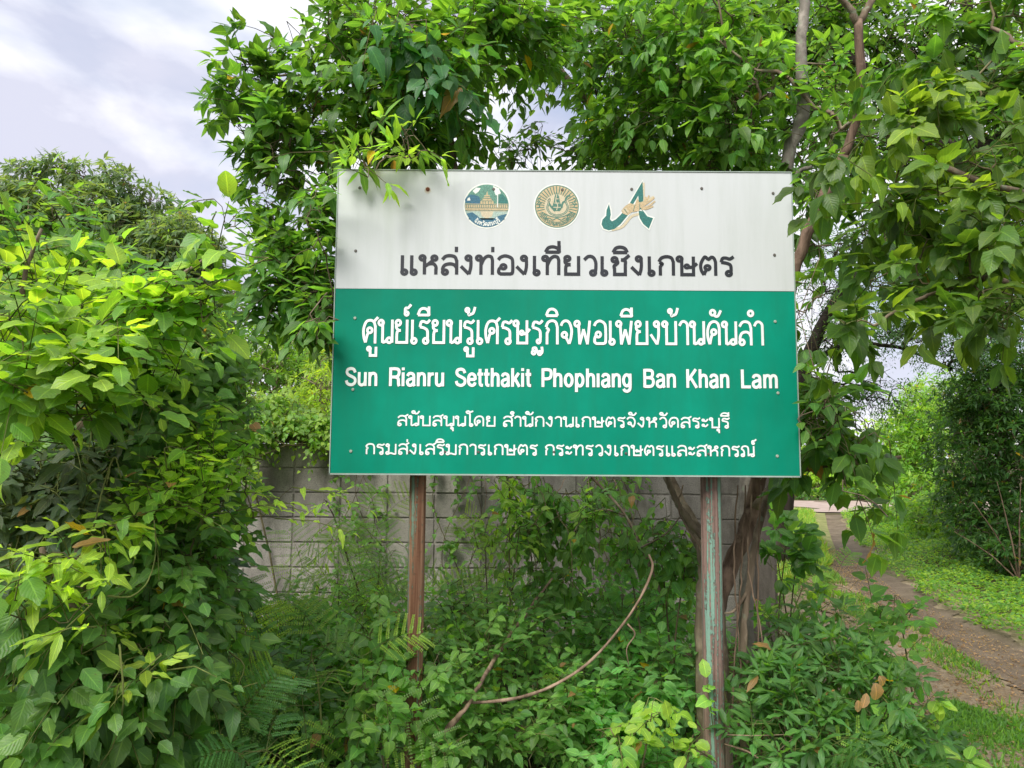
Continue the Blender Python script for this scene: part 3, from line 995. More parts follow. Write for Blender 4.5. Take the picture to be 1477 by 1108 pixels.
# ------------------------------------------------------------------ lettering
# Thai glyphs drawn as pen strokes: (advance, [strokes]); 'O' ring, 'L' straight, 'C' curved
def ring(x, y, r=.108): return ('O', [(x, y)], r)
GL = {
 'น': (.86, [ring(.13, .87), ('L', [(.22, .92), (.22, .03)]), ('C', [(.22, .05), (.34, .07), (.46, .17)]), ring(.58, .14, .105), ('L', [(.74, .04), (.74, 1)])]),
 'ม': (.90, [ring(.15, .87), ('L', [(.24, .92), (.24, .12)]), ring(.15, .13), ('C', [(.15, .04), (.4, .12), (.6, .05), (.76, .03)]), ('L', [(.75, 0), (.75, 1)])]),
 'บ': (.88, [ring(.13, .87), ('L', [(.22, .92), (.22, .05), (.72, .05), (.72, 1)])]),
 'ษ': (.95, [ring(.13, .87), ('L', [(.22, .92), (.22, .05), (.72, .05), (.72, 1)]), ring(.44, .48, .075), ('C', [(.5, .43), (.64, .44), (.74, .5), (.88, .64)])]),
 'ท': (.88, [ring(.13, .87), ('L', [(.22, .92), (.22, 0)]), ('C', [(.22, .5), (.34, .82), (.5, .97), (.66, .93), (.71, .76)]), ('L', [(.71, .8), (.71, 0)])]),
 'ห': (.90, [ring(.13, .87), ('L', [(.22, .92), (.22, 0)]), ('C', [(.22, .42), (.4, .56), (.58, .74)]), ring(.64, .86), ('C', [(.4, .56), (.6, .56), (.71, .4), (.71, .2)]), ('L', [(.71, .3), (.71, 0)])]),
 'พ': (.98, [ring(.13, .87), ('L', [(.21, .86), (.27, .03), (.48, .62), (.69, .03), (.82, 1)])]),
 'ก': (.84, [('L', [(.14, 0), (.14, .5)]), ('C', [(.14, .45), (.2, .56), (.22, .62), (.1, .7)]), ('C', [(.08, .72), (.2, .92), (.42, .99), (.62, .92), (.7, .7)]), ('L', [(.7, .75), (.7, 0)])]),
 'ด': (.88, [ring(.37, .47), ('C', [(.36, .4), (.27, .22), (.22, .04)]), ('C', [(.22, .04), (.1, .3), (.09, .62), (.22, .9), (.44, .99), (.64, .91), (.72, .7)]), ('L', [(.72, .75), (.72, 0)])]),
 'ค': (.88, [ring(.42, .55), ('C', [(.36, .5), (.27, .3), (.2, .04)]), ('C', [(.2, .04), (.1, .3), (.09, .62), (.22, .9), (.44, .99), (.64, .91), (.72, .7)]), ('L', [(.72, .75), (.72, 0)])]),
 'ศ': (.90, [ring(.42, .55), ('C', [(.36, .5), (.27, .3), (.2, .04)]), ('C', [(.2, .04), (.1, .3), (.09, .62), (.22, .9), (.44, .97), (.64, .9), (.72, .7)]), ('L', [(.72, .75), (.72, 0)]), ('L', [(.62, .9), (.86, 1.1)])]),
 'ต': (.88, [ring(.37, .42), ('C', [(.36, .36), (.27, .2), (.22, .04)]), ('C', [(.22, .04), (.1, .3), (.09, .62), (.22, .93), (.3, .97), (.42, .86), (.55, .97), (.66, .9), (.72, .7)]), ('L', [(.72, .75), (.72, 0)])]),
 'ล': (.84, [ring(.2, .13), ('C', [(.12, .15), (.1, .32), (.2, .5), (.42, .56), (.6, .5), (.69, .36)]), ('C', [(.08, .78), (.22, .95), (.42, .99), (.62, .92), (.7, .7)]), ('L', [(.7, .75), (.7, 0)])]),
 'ส': (.86, [ring(.2, .13), ('C', [(.12, .15), (.1, .32), (.2, .5), (.42, .56), (.6, .5), (.69, .36)]), ('C', [(.08, .78), (.22, .95), (.42, .99), (.62, .9), (.7, .7)]), ('L', [(.7, .75), (.7, 0)]), ('L', [(.55, .9), (.84, 1.12)])]),
 'อ': (.82, [ring(.3, .42), ('C', [(.22, .42), (.12, .3), (.1, .12), (.2, .045)]), ('L', [(.16, .045), (.62, .045)]), ('C', [(.6, .045), (.69, .12), (.7, .5), (.66, .85), (.4, .99), (.18, .92), (.08, .78)])]),
 'ง': (.68, [ring(.36, .87), ('C', [(.45, .9), (.47, .6), (.45, .3), (.38, .02)]), ('L', [(.38, .03), (.04, .44)])]),
 'จ': (.80, [ring(.24, .4), ('L', [(.3, .34), (.5, .03)]), ('C', [(.5, .03), (.6, .3), (.63, .62), (.5, .92), (.3, .99), (.14, .92), (.06, .78)])]),
 'ร': (.70, [ring(.4, .12), ('C', [(.49, .1), (.5, .35), (.47, .56), (.3, .66), (.08, .7)]), ('C', [(.08, .7), (.14, .9), (.28, .93), (.46, .88), (.62, 1.0)])]),
 'ว': (.72, [ring(.46, .12), ('C', [(.55, .1), (.58, .4), (.57, .7), (.46, .94), (.26, .98), (.08, .8)])]),
 'ย': (.84, [ring(.2, .87), ('C', [(.12, .84), (.1, .68), (.2, .57), (.34, .55)]), ('C', [(.34, .55), (.18, .52), (.13, .38), (.13, .05)]), ('L', [(.13, .1), (.13, .05), (.68, .05), (.68, 1)])]),
 'ช': (.88, [ring(.2, .82), ('C', [(.28, .82), (.34, .68), (.26, .56), (.18, .48), (.2, .3)]), ('L', [(.2, .4), (.2, .05), (.66, .05), (.66, .6)]), ('C', [(.66, .55), (.66, .74), (.48, .82)]), ('C', [(.48, .8), (.62, .84), (.84, 1.06)])]),
 'ณ': (1.14, [ring(.16, .12), ('C', [(.25, .1), (.26, .4), (.2, .6), (.08, .72), (.16, .93), (.36, .99), (.52, .9), (.57, .7)]), ('L', [(.57, .75), (.57, .03)]), ('C', [(.57, .06), (.7, .2), (.82, .17)]), ring(.88, .12), ('L', [(.97, .12), (.97, 1)])]),
 'ฐ': (.72, [ring(.4, .12, .07), ('C', [(.49, .1), (.5, .35), (.47, .56), (.3, .66), (.08, .7)]), ('C', [(.08, .7), (.14, .9), (.28, .93), (.46, .88), (.62, 1.0)]), ring(.14, -.34, .07), ('C', [(.1, -.28), (.12, -.16), (.26, -.16), (.32, -.34)]), ring(.46, -.36, .07), ('C', [(.54, -.4), (.6, -.3), (.58, -.1)])]),
 'แ': (.86, [('L', [(.13, 1), (.13, .12)]), ring(.22, .12), ('L', [(.53, 1), (.53, .12)]), ring(.62, .12)]),
 'เ': (.46, [('L', [(.13, 1), (.13, .12)]), ring(.22, .12)]),
 'โ': (.50, [ring(.32, .12), ('L', [(.23, .12), (.23, 1.15)]), ('C', [(.23, 1.1), (.2, 1.25), (.02, 1.3), (-.04, 1.42), (.1, 1.5), (.26, 1.4), (.46, 1.5)])]),
 'า': (.62, [('C', [(.04, .8), (.16, .96), (.32, .98), (.46, .88), (.48, .7)]), ('L', [(.48, .78), (.48, 0)])]),
 'ำ': (.62, [ring(-.14, 1.34), ('C', [(.04, .8), (.16, .96), (.32, .98), (.46, .88), (.48, .7)]), ('L', [(.48, .78), (.48, 0)])]),
 'ะ': (.60, [ring(.15, .76, .075), ('C', [(.2, .69), (.34, .66), (.5, .86)]), ring(.15, .26, .075), ('C', [(.2, .19), (.34, .16), (.5, .36)])]),
 'ั': (0, [ring(-.5, 1.36), ('C', [(-.44, 1.3), (-.34, 1.21), (-.2, 1.24), (-.06, 1.46)])]),
 'ิ': (0, [('C', [(-.74, 1.2), (-.62, 1.42), (-.42, 1.48), (-.22, 1.4), (-.13, 1.2)]), ('L', [(-.74, 1.2), (-.13, 1.2)])]),
 'ี': (0, [('C', [(-.74, 1.2), (-.62, 1.42), (-.42, 1.48), (-.22, 1.4), (-.13, 1.2)]), ('L', [(-.74, 1.2), (-.13, 1.2)]), ('L', [(-.15, 1.16), (-.15, 1.56)])]),
 '่': (0, [('L', [(-.16, 1.18), (-.16, 1.46)])]),
 '้': (0, [ring(-.46, 1.42, .075), ('C', [(-.4, 1.36), (-.38, 1.22), (-.3, 1.24), (-.14, 1.3), (-.04, 1.55)])]),
 '์': (0, [ring(-.2, 1.26, .075), ('C', [(-.28, 1.3), (-.26, 1.48), (-.12, 1.5), (.04, 1.64)])]),
 'ุ': (0, [ring(-.24, -.2, .07), ('L', [(-.16, -.16), (-.16, -.5)])]),
 'ู': (0, [ring(-.5, -.22, .07), ('L', [(-.43, -.18), (-.43, -.5), (-.12, -.5), (-.12, -.14)])]),
 ' ': (.42, []),
}
def stroke_poly(pts, w, closed=False):
    P = np.asarray(pts, float)
    n = len(P)
    L_, R_ = [], []
    for i in range(n):
        a = P[i] - P[i - 1] if i > 0 else P[1] - P[0]
        c = P[i + 1] - P[i] if i < n - 1 else P[-1] - P[-2]
        if closed: a = P[i] - P[i - 1]; c = P[(i + 1) % n] - P[i]
        a = a / (np.linalg.norm(a) + 1e-9); c = c / (np.linalg.norm(c) + 1e-9)
        t = a + c; t = t / (np.linalg.norm(t) + 1e-9)
        nn = np.array([-t[1], t[0]])
        m = 1 / max(0.62, float(np.dot(nn, np.array([-a[1], a[0]]))))
        L_.append(P[i] + nn * w * m); R_.append(P[i] - nn * w * m)
    return np.array(L_), np.array(R_)

def glyph_strokes(ch, w, asp=1.0):
    out = []
    def X_(P): return np.asarray(P, float) * (asp, 1)
    for s_ in GL[ch][1]:
        if s_[0] == 'P':
            a, c = stroke_poly(X_(s_[1]), w, True)
            out.append((a, c, True))
        elif s_[0] == 'O':
            r = s_[2]; cx, cy = s_[1][0]
            th = np.linspace(0, 2 * PI, 17)[:-1]
            ra = r * max(asp, .92)
            Lr = [(cx * asp + (ra + w) * math.cos(t), cy + (r + w) * math.sin(t)) for t in th]
            Rr = [(cx * asp + max(.018, ra - w) * math.cos(t), cy + max(.018, r - w) * math.sin(t)) for t in th]
            out.append((np.array(Lr), np.array(Rr), True))
        else:
            pts = s_[1] if s_[0] == 'L' else smooth_path(s_[1], max(8, 4 * len(s_[1])))
            if s_[0] == 'L':
                Q = X_(pts)
                for i in range(len(Q) - 1):
                    dd = Q[i + 1] - Q[i]; dd = dd / (np.linalg.norm(dd) + 1e-9)
                    def ext(j):
                        if j <= 0 or j >= len(Q) - 1: return 0.0
                        p_, q_ = Q[j] - Q[j - 1], Q[j + 1] - Q[j]
                        cs = np.dot(p_, q_) / (np.linalg.norm(p_) * np.linalg.norm(q_))
                        return w * (0.98 if cs > -.4 else 0.35)
                    A0_, A1_ = Q[i] - dd * ext(i), Q[i + 1] + dd * ext(i + 1)
                    nn = np.array([-dd[1], dd[0]]) * w
                    out.append((np.array([A0_ + nn, A1_ + nn]), np.array([A0_ - nn, A1_ - nn]), False))
            else:
                a, c = stroke_poly(X_(pts), w)
                out.append((a, c, False))
    return out

def write_thai(text, w, asp=1.0):
    "list of strokes laid out left to right with body height 1"
    x = 0; out = []; prev = ''
    up = 0.0
    for ch in text:
        adv = GL[ch][0]
        dy = 0.0; dx = 0.0; sc = 1.0
        if ch in '่้์' and prev in 'ิีั': dy = 0.33
        for a, c, cl in glyph_strokes(ch, w, asp):
            out.append((a + (x + dx, dy), c + (x + dx, dy), cl))
        x += adv * asp; prev = ch
    return out

def place(strokes, px0, px1, py_base0, py_base1, body_px, name, mat, y=-0.0010, grow_=None, offs=(0, 0), kern=1.0, arc=None):
    allp = np.concatenate([s_[0] for s_ in strokes] + [s_[1] for s_ in strokes])
    x0, x1 = allp[:, 0].min(), allp[:, 0].max()
    A0 = np.array(B(px0, py_base0)); A1 = np.array(B(px1, py_base1))
    sx = (A1 - A0) / (x1 - x0)
    hh = abs(B(px0, py_base0)[1] - B(px0, py_base0 - body_px)[1])
    V, F = [], []
    for k, (a, c, cl) in enumerate(strokes):
        yy = y - 0.00002 * (k % 9)
        o = len(V); n = len(a)
        for P in (a, c):
            for p_ in P:
                q = A0 + sx * (p_[0] - x0) + np.array([0, hh]) * p_[1]
                V.append((q[0] - SO[0] + offs[0], yy, q[1] + offs[1]))
        for i in range(n if cl else n - 1):
            j = (i + 1) % n
            F.append((o + i, o + j, o + n + j, o + n + i))
    me = mesh_np(name, V, F, mat)
    return part(name, me, sign)

def fit(text, px, body):
    return px / body / (sum(GL[c][0] for c in text) - .2)

def thai_line(text, px0, px1, b0, b1, body, w, mat, grime=True):
    asp = fit(text, px1 - px0, body)
    props(place(write_thai(text, w, asp), px0, px1, b0, b1, body, 'lettering', M[mat]), kind='stuff')
    if grime:
        props(place(write_thai(text, w * 1.22, asp), px0 - .5, px1 + .7, b0 + .3, b1 + .3, body, 'lettering_edge', M['letter_edge'], y=-0.0007), kind='stuff')
thai_line('แหล่งท่องเที่ยวเชิงเกษตร', 577, 1060, 395.8, 398, 27.5, .088, 'letter_black', False)
thai_line('ศูนย์เรียนรู้เศรษฐกิจพอเพียงบ้านคันลำ', 522, 1102, 495.5, 498.5, 34.5, .055, 'letter_white')
thai_line('สนับสนุนโดย สำนักงานเกษตรจังหวัดสระบุรี', 573, 1053, 614.2, 617.6, 14.6, .078, 'letter_white')
thai_line('กรมส่งเสริมการเกษตร กระทรวงเกษตรและสหกรณ์', 526.6, 1092, 655.2, 658.6, 15.0, .078, 'letter_white')

# Latin glyphs the same way: cap height 1
LG = {
 'S': (.66, [('C', [(.56, .72), (.48, .88), (.32, .93), (.15, .87), (.11, .72), (.2, .59), (.42, .48), (.55, .38), (.56, .2), (.44, .08), (.3, .06), (.14, .13), (.08, .29)])]),
 'u': (.58, [('C', [(.12, .74), (.12, .3), (.14, .12), (.26, .05), (.4, .12), (.46, .28)]), ('L', [(.46, .74), (.46, 0)])]),
 'n': (.58, [('L', [(.12, .74), (.12, 0)]), ('C', [(.12, .48), (.2, .64), (.32, .68), (.43, .62), (.46, .46)]), ('L', [(.46, .5), (.46, 0)])]),
 'm': (.88, [('L', [(.12, .74), (.12, 0)]), ('C', [(.12, .48), (.18, .64), (.28, .68), (.38, .62), (.41, .46)]), ('L', [(.41, .5), (.41, 0)]), ('C', [(.41, .48), (.48, .64), (.58, .68), (.68, .62), (.71, .46)]), ('L', [(.71, .5), (.71, 0)])]),
 'r': (.40, [('L', [(.12, .74), (.12, 0)]), ('C', [(.12, .44), (.16, .58), (.24, .65), (.37, .67)])]),
 'h': (.58, [('L', [(.12, 1), (.12, 0)]), ('C', [(.12, .48), (.2, .64), (.32, .68), (.43, .62), (.46, .46)]), ('L', [(.46, .5), (.46, 0)])]),
 'i': (.26, [('L', [(.12, .74), (.12, 0)]), ('L', [(.12, 1), (.12, .85)])]),
 'ı': (.26, [('L', [(.12, .74), (.12, 0)])]),
 't': (.36, [('C', [(.16, .95), (.16, .5), (.17, .18), (.21, .08), (.33, .07)]), ('L', [(.02, .67), (.33, .67)])]),
 'e': (.58, [('L', [(.1, .38), (.48, .38)]), ('C', [(.48, .36), (.45, .58), (.3, .68), (.15, .6), (.1, .37), (.14, .15), (.28, .06), (.42, .1), (.48, .22)])]),
 'a': (.56, [('C', [(.1, .54), (.16, .66), (.29, .69), (.41, .63), (.44, .5)]), ('L', [(.44, .54), (.44, .1), (.48, 0)]), ('C', [(.44, .43), (.28, .39), (.13, .32), (.1, .18), (.17, .06), (.31, .06), (.42, .18)])]),
 'o': (.60, [('E', [(.3, .37), (.19, .31)])]),
 'p': (.60, [('L', [(.12, .74), (.12, -.26)]), ('E', [(.3, .37), (.18, .31)])]),
 'g': (.58, [('E', [(.28, .38), (.18, .30)]), ('C', [(.46, .5), (.46, .1), (.44, -.1), (.32, -.2), (.18, -.18), (.1, -.08)]), ('L', [(.46, .74), (.46, .45)])]),
 'k': (.56, [('L', [(.12, 1), (.12, 0)]), ('L', [(.46, .74), (.13, .28)]), ('L', [(.25, .44), (.5, 0)])]),
 'R': (.68, [('L', [(.12, 1), (.12, 0)]), ('C', [(.12, .93), (.4, .93), (.55, .88), (.58, .71), (.52, .54), (.38, .49), (.12, .49)]), ('C', [(.38, .49), (.52, .42), (.55, .3), (.56, .1), (.6, 0)])]),
 'P': (.64, [('L', [(.12, 1), (.12, 0)]), ('C', [(.12, .93), (.38, .93), (.53, .88), (.57, .69), (.51, .5), (.36, .44), (.12, .44)])]),
 'B': (.68, [('L', [(.12, 1), (.12, 0)]), ('C', [(.12, .93), (.38, .93), (.51, .88), (.54, .73), (.48, .58), (.34, .53), (.12, .53)]), ('C', [(.34, .53), (.52, .48), (.58, .3), (.52, .12), (.38, .06), (.12, .06)])]),
 'K': (.66, [('L', [(.12, 1), (.12, 0)]), ('L', [(.56, 1), (.13, .38)]), ('L', [(.27, .56), (.6, 0)])]),
 'L': (.56, [('L', [(.12, 1), (.12, .065), (.54, .065)])]),
}
for k_, (adv_, st_) in LG.items():
    out_ = []
    for s_ in st_:
        if s_[0] == 'E':
            (cx_, cy_), (ra_, rb_) = s_[1]
            out_.append(('P', [(cx_ + ra_ * math.cos(t), cy_ + rb_ * math.sin(t)) for t in np.linspace(0, 2 * PI, 25)[:-1]]))
        else:
            out_.append(s_)
    GL[k_] = (adv_, out_)
def latin_line(text, spans, b0, b1, cap, w, mat, grime=True):
    for word, (px0, px1) in zip(text.split(' '), spans):
        by0 = b0 + (b1 - b0) * (px0 - 497) / 625; by1 = b0 + (b1 - b0) * (px1 - 497) / 625
        asp = fit(word, px1 - px0, cap)
        props(place(write_thai(word, w, asp), px0, px1, by0, by1, cap, 'lettering', M[mat]), kind='stuff')
        props(place(write_thai(word, w * 1.22, asp), px0 - .7, px1 + .9, by0 + .3, by1 + .3, cap, 'lettering_edge', M['letter_edge'], y=-0.0007), kind='stuff')
latin_line('Sun Rianru Setthakit Phophıang Ban Khan Lam', [(497.5, 544), (561, 640.5), (656, 766), (781, 911), (928, 975), (990, 1052), (1069, 1122)], 556.6, 560.2, 26.8, .08, 'letter_white')

# ------------------------------------------------------------------ emblems
M['em_white'] = simple('decal_white', (0.66, 0.68, 0.62), 0.45, 0.4, 0.08, 60)
M['em_tan'] = simple('decal_tan', (0.46, 0.36, 0.21), 0.5, 0.3, 0.3, 300)
M['em_tan2'] = simple('decal_buff', (0.50, 0.44, 0.30), 0.5, 0.3, 0.2, 300)
M['em_teal'] = simple('decal_teal', (0.025, 0.14, 0.12), 0.45, 0.4, 0.35, 200)
M['em_green'] = simple('decal_green', (0.07, 0.17, 0.125), 0.5, 0.3, 0.4, 400)
M['em_blue'] = simple('decal_blue', (0.04, 0.13, 0.19), 0.5, 0.3, 0.4, 300)
M['em_leaf'] = simple('decal_foliage', (0.10, 0.23, 0.17), 0.5, 0.3, 0.7, 420)
M['em_pale'] = simple('decal_pale', (0.32, 0.42, 0.36), 0.5, 0.3, 0.35, 300)
S5 = 1477 / 310.0
def E5(x, y): return B(650 + x / S5, 250 + y / S5)
class Emb:
    def __init__(s, label, cx, cy):
        c = E5(cx, cy); s.c = np.array([c[0] - SO[0], c[1]])
        s.o = bpy.data.objects.new('emblem', None); link(s.o, sign); s.o.location = (s.c[0], 0, s.c[1]); s.o['label'] = label
        s.y = -0.0006
        s.r = abs(E5(cx + 1, cy)[0] - E5(cx, cy)[0])
        s.cx, s.cy = cx, cy
    def pt(s, x, y): return ((x - s.cx) * s.r, (s.cy - y) * s.r)
    def poly(s, name, pts, mat):
        s.y -= 0.00006
        V = [(s.pt(x, y)[0], s.y, s.pt(x, y)[1]) for x, y in pts]
        part(name, mesh_np(name, V, [tuple(range(len(V)))], M[mat]), s.o)
    def disc(s, name, r, mat, n=48, cx=None, cy=None):
        cx = s.cx if cx is None else cx; cy = s.cy if cy is None else cy
        s.poly(name, [(cx + r * math.cos(2 * PI * i / n), cy + r * math.sin(2 * PI * i / n)) for i in range(n)], mat)
    def strokes(s, name, lines, w, mat):
        s.y -= 0.00006
        V, F = [], []
        for k, pts in enumerate(lines):
            P = smooth_path(pts, max(6, 5 * len(pts))) if len(pts) > 2 else np.array(pts, float)
            a, c = stroke_poly(P, w)
            o = len(V); n = len(a)
            for Q in (a, c): V += [(s.pt(*q)[0], s.y - .00001 * (k % 6), s.pt(*q)[1]) for q in Q]
            F += [(o + i, o + i + 1, o + n + i + 1, o + n + i) for i in range(n - 1)]
        part(name, mesh_np(name, V, F, M[mat]), s.o)
    def arc_text(s, text, rad, a0, a1, size, w, mat):
        st = write_thai(text, w)
        allp = np.concatenate([q[0] for q in st]); x1 = allp[:, 0].max()
        s.y -= 0.00006
        V, F = [], []
        for k, (a, c, cl) in enumerate(st):
            o = len(V); n = len(a)
            for Q in (a, c):
                for q in Q:
                    th = math.radians(a0 + (a1 - a0) * q[0] / x1); rr = rad - q[1] * size
                    x, y = s.cx + rr * math.cos(th), s.cy - rr * math.sin(th)
                    V.append((s.pt(x, y)[0], s.y - .00001 * (k % 6), s.pt(x, y)[1]))
            F += [(o + i, o + (i + 1) % n, o + n + (i + 1) % n, o + n + i) for i in range(n if cl else n - 1)]
        props(part('lettering', mesh_np('lettering', V, F, M[mat]), s.o), kind='stuff')
# province seal
e = Emb('round seal with a pavilion mirrored in water and a blue foot', 248, 224)
e.disc('backing', 161, 'em_white'); e.disc('picture', 151, 'em_leaf')
def cut(x0, x1, y0, y1, r=151, n=20):
    pts = []
    xs = np.linspace(x0, x1, n)
    top = [(x, max(y0, e.cy - math.sqrt(max(0, r * r - (x - e.cx) ** 2)))) for x in xs]
    bot = [(x, min(y1, e.cy + math.sqrt(max(0, r * r - (x - e.cx) ** 2)))) for x in xs[::-1]]
    return top + bot
e.poly('sky_patch', [(150, 120), (175, 95), (205, 100), (190, 125), (170, 140)], 'em_white')
e.poly('sky_patch', [(290, 82), (330, 100), (345, 135), (310, 150), (298, 120)], 'em_white')
e.poly('tree_clump', [(100, 205), (98, 180), (110, 160), (135, 145), (165, 148), (195, 160), (205, 185), (198, 212)], 'em_blue')
e.poly('arch', [(112, 188), (118, 170), (130, 165), (136, 188)], 'em_white')
e.poly('tree_clump', [(330, 205), (335, 150), (355, 140), (385, 175), (396, 207)], 'em_teal')
e.poly('bridge', cut(100, 396, 210, 262), 'em_tan')
e.strokes('rail', [[(100, 216), (396, 216)], [(99, 240), (397, 240)], [(101, 256), (395, 256)]] + [[(x, 216), (x, 240)] for x in range(108, 394, 15)], 1.8, 'em_teal')
e.poly('water', cut(102, 394, 263, 330), 'em_pale')
e.poly('reflection', [(205, 264), (295, 264), (285, 300), (262, 308), (250, 335), (238, 308), (215, 300)], 'em_tan2')
e.poly('foot', cut(125, 371, 322, 380) , 'em_blue')
e.poly('foot_side', [(108, 280), (150, 270), (190, 300), (215, 325), (180, 340), (140, 330)], 'em_blue')
e.poly('foot_side', [(388, 280), (345, 290), (310, 305), (290, 325), (320, 340), (360, 325)], 'em_blue')
e.poly('pavilion', [(205, 212), (205, 188), (222, 182), (216, 172), (232, 165), (230, 152), (244, 147), (250, 118), (256, 147), (270, 152), (268, 165), (284, 172), (278, 182), (295, 188), (295, 212)], 'em_tan')
e.strokes('pavilion_lines', [[(205, 190), (295, 190)], [(218, 173), (282, 173)], [(232, 160), (268, 160)], [(222, 190), (222, 212)], [(240, 190), (240, 212)], [(260, 190), (260, 212)], [(278, 190), (278, 212)]], 2.2, 'em_green')
e.strokes('lamp_post', [[(322, 120), (322, 235)]], 3, 'em_white')
e.arc_text('จังหวัดสระบุรี', 143, 232, 312, 24, .10, 'em_white')
# ministry seal
e = Emb('round buff seal with green sun rays and a curling serpent', 730, 228)
e.disc('backing', 160, 'em_white'); e.disc('ring', 151, 'em_green'); e.disc('field', 144, 'em_tan')
e.strokes('rays', [[(e.cx + 84 * math.cos(t), e.cy - 84 * math.sin(t)), (e.cx + 142 * math.cos(t), e.cy - 142 * math.sin(t))] for t in np.radians(np.arange(-22, 203, 9.4))], 3.2, 'em_green')
e.disc('sun', 86, 'em_tan2')
e.poly('figure', [(728, 118), (745, 160), (752, 200), (768, 235), (752, 262), (706, 262), (694, 236), (708, 200), (714, 160)], 'em_green')
e.strokes('figure_lines', [[(730, 140), (722, 190), (735, 220), (728, 255)], [(712, 205), (748, 205)], [(706, 235), (756, 235)], [(720, 175), (742, 175)]], 2.8, 'em_tan2')
e.strokes('serpent', [[(668, 195), (680, 180), (672, 210), (665, 245), (690, 280), (735, 292), (785, 275), (805, 235), (790, 190), (800, 160), (822, 150)], [(672, 200), (690, 230), (720, 262)], [(790, 190), (770, 205), (762, 240)]], 7, 'em_green')
e.strokes('serpent_scales', [[(668, 195), (680, 180), (672, 210), (665, 245), (690, 280), (735, 292), (785, 275), (805, 235), (790, 190)]], 1.6, 'em_tan2')
e.strokes('clouds', [[(592, 215), (610, 195), (600, 180), (618, 165)], [(590, 240), (612, 232), (606, 215), (626, 205)], [(868, 215), (850, 195), (860, 180), (842, 165)], [(870, 240), (848, 232), (854, 215), (834, 205)], [(640, 285), (660, 300), (652, 315), (680, 312), (700, 325), (730, 312), (760, 325), (785, 310), (808, 314), (800, 298), (822, 285)], [(630, 270), (655, 285), (690, 300), (730, 305), (772, 300), (806, 285), (830, 270)]], 3.2, 'em_green')
e.strokes('band', [[(e.cx + 112 * math.cos(t), e.cy - 112 * math.sin(t)) for t in np.radians(np.linspace(200, 340, 24))]], 2.4, 'em_green')
e.arc_text('กระทรวงเกษตรและสหกรณ์', 137, 202, 338, 19, .11, 'em_green')
# letter shaped emblem with a hand holding rice
e = Emb('teal swash shaped like the letter A with a buff hand holding rice', 1215, 225)
hook = [(1088, 212), (1071, 256), (1068, 296), (1043, 322), (1036, 355), (1050, 385), (1085, 398), (1125, 388), (1168, 352), (1210, 300), (1225, 280), (1190, 260), (1165, 290), (1135, 320), (1108, 334), (1094, 320), (1100, 285), (1096, 250)]
left = [(1320, 50), (1232, 203), (1252, 216), (1276, 176), (1290, 152), (1294, 240), (1320, 262), (1325, 160)]
foot = [(1290, 258), (1298, 310), (1322, 352), (1360, 385), (1390, 310), (1350, 298), (1325, 262)]
def fat(pts, g):
    P = np.array(pts, float); a, c = stroke_poly(P, g, True)
    ar = np.sum(P[:, 0] * np.roll(P[:, 1], -1) - np.roll(P[:, 0], -1) * P[:, 1])
    return (c if ar > 0 else a).tolist()
for q in (hook, left, foot): e.poly('backing', fat(q, 9), 'em_white')
e.strokes('backing', [[(1105, 395), (1180, 370), (1240, 300), (1300, 280)], [(1326, 60), (1332, 180), (1400, 160)]], 9, 'em_tan2')
for q in (hook, left, foot): e.poly('swash', q, 'em_teal')
e.poly('hand', [(1172, 258), (1200, 225), (1232, 205), (1265, 215), (1284, 166), (1296, 200), (1330, 190), (1305, 228), (1292, 262), (1245, 268), (1215, 292), (1182, 278)], 'em_tan')
e.strokes('rice', [[(1300, 235), (1350, 205), (1400, 165)], [(1310, 225), (1345, 190), (1365, 150)], [(1310, 240), (1360, 225), (1405, 190)], [(1310, 248), (1350, 243), (1392, 225)], [(1320, 215), (1338, 180), (1342, 160)]], 6, 'em_tan')
e.strokes('cuff', [[(1180, 250), (1205, 285)], [(1200, 240), (1222, 270)]], 5, 'em_tan2')
e.strokes('cuff_line', [[(1192, 246), (1215, 278)], [(1268, 215), (1255, 262)], [(1300, 205), (1298, 255)]], 2, 'em_teal')

# ================================================================== plants
D2 = np.array((0.058, 0.145, 0.04))     # deep green
MID = np.array((0.082, 0.192, 0.043))
LIT = np.array((0.13, 0.265, 0.05))  # lighter leaf green, for young leaves and for ones drawn as sunlit
YEL = np.array((0.26, 0.41, 0.055))
BLU = np.array((0.045, 0.14, 0.05))
GRY = np.array((0.115, 0.185, 0.10))  # pale grey green; haze over the tall far tree is mixed into it
Zv = np.array([0, 0, 1.0])

def up_mix(D, u):
    return norm(D + np.array([0, 0, u]))
def cam_mix(P, D, f, u=0.0):
    return norm(D + norm(np.array(CAMP) - P) * f + np.array([0, 0, u]))
def gpt(px, Y): 
    p = W(px, 700, Y); return (p[0], Y, 0.0)

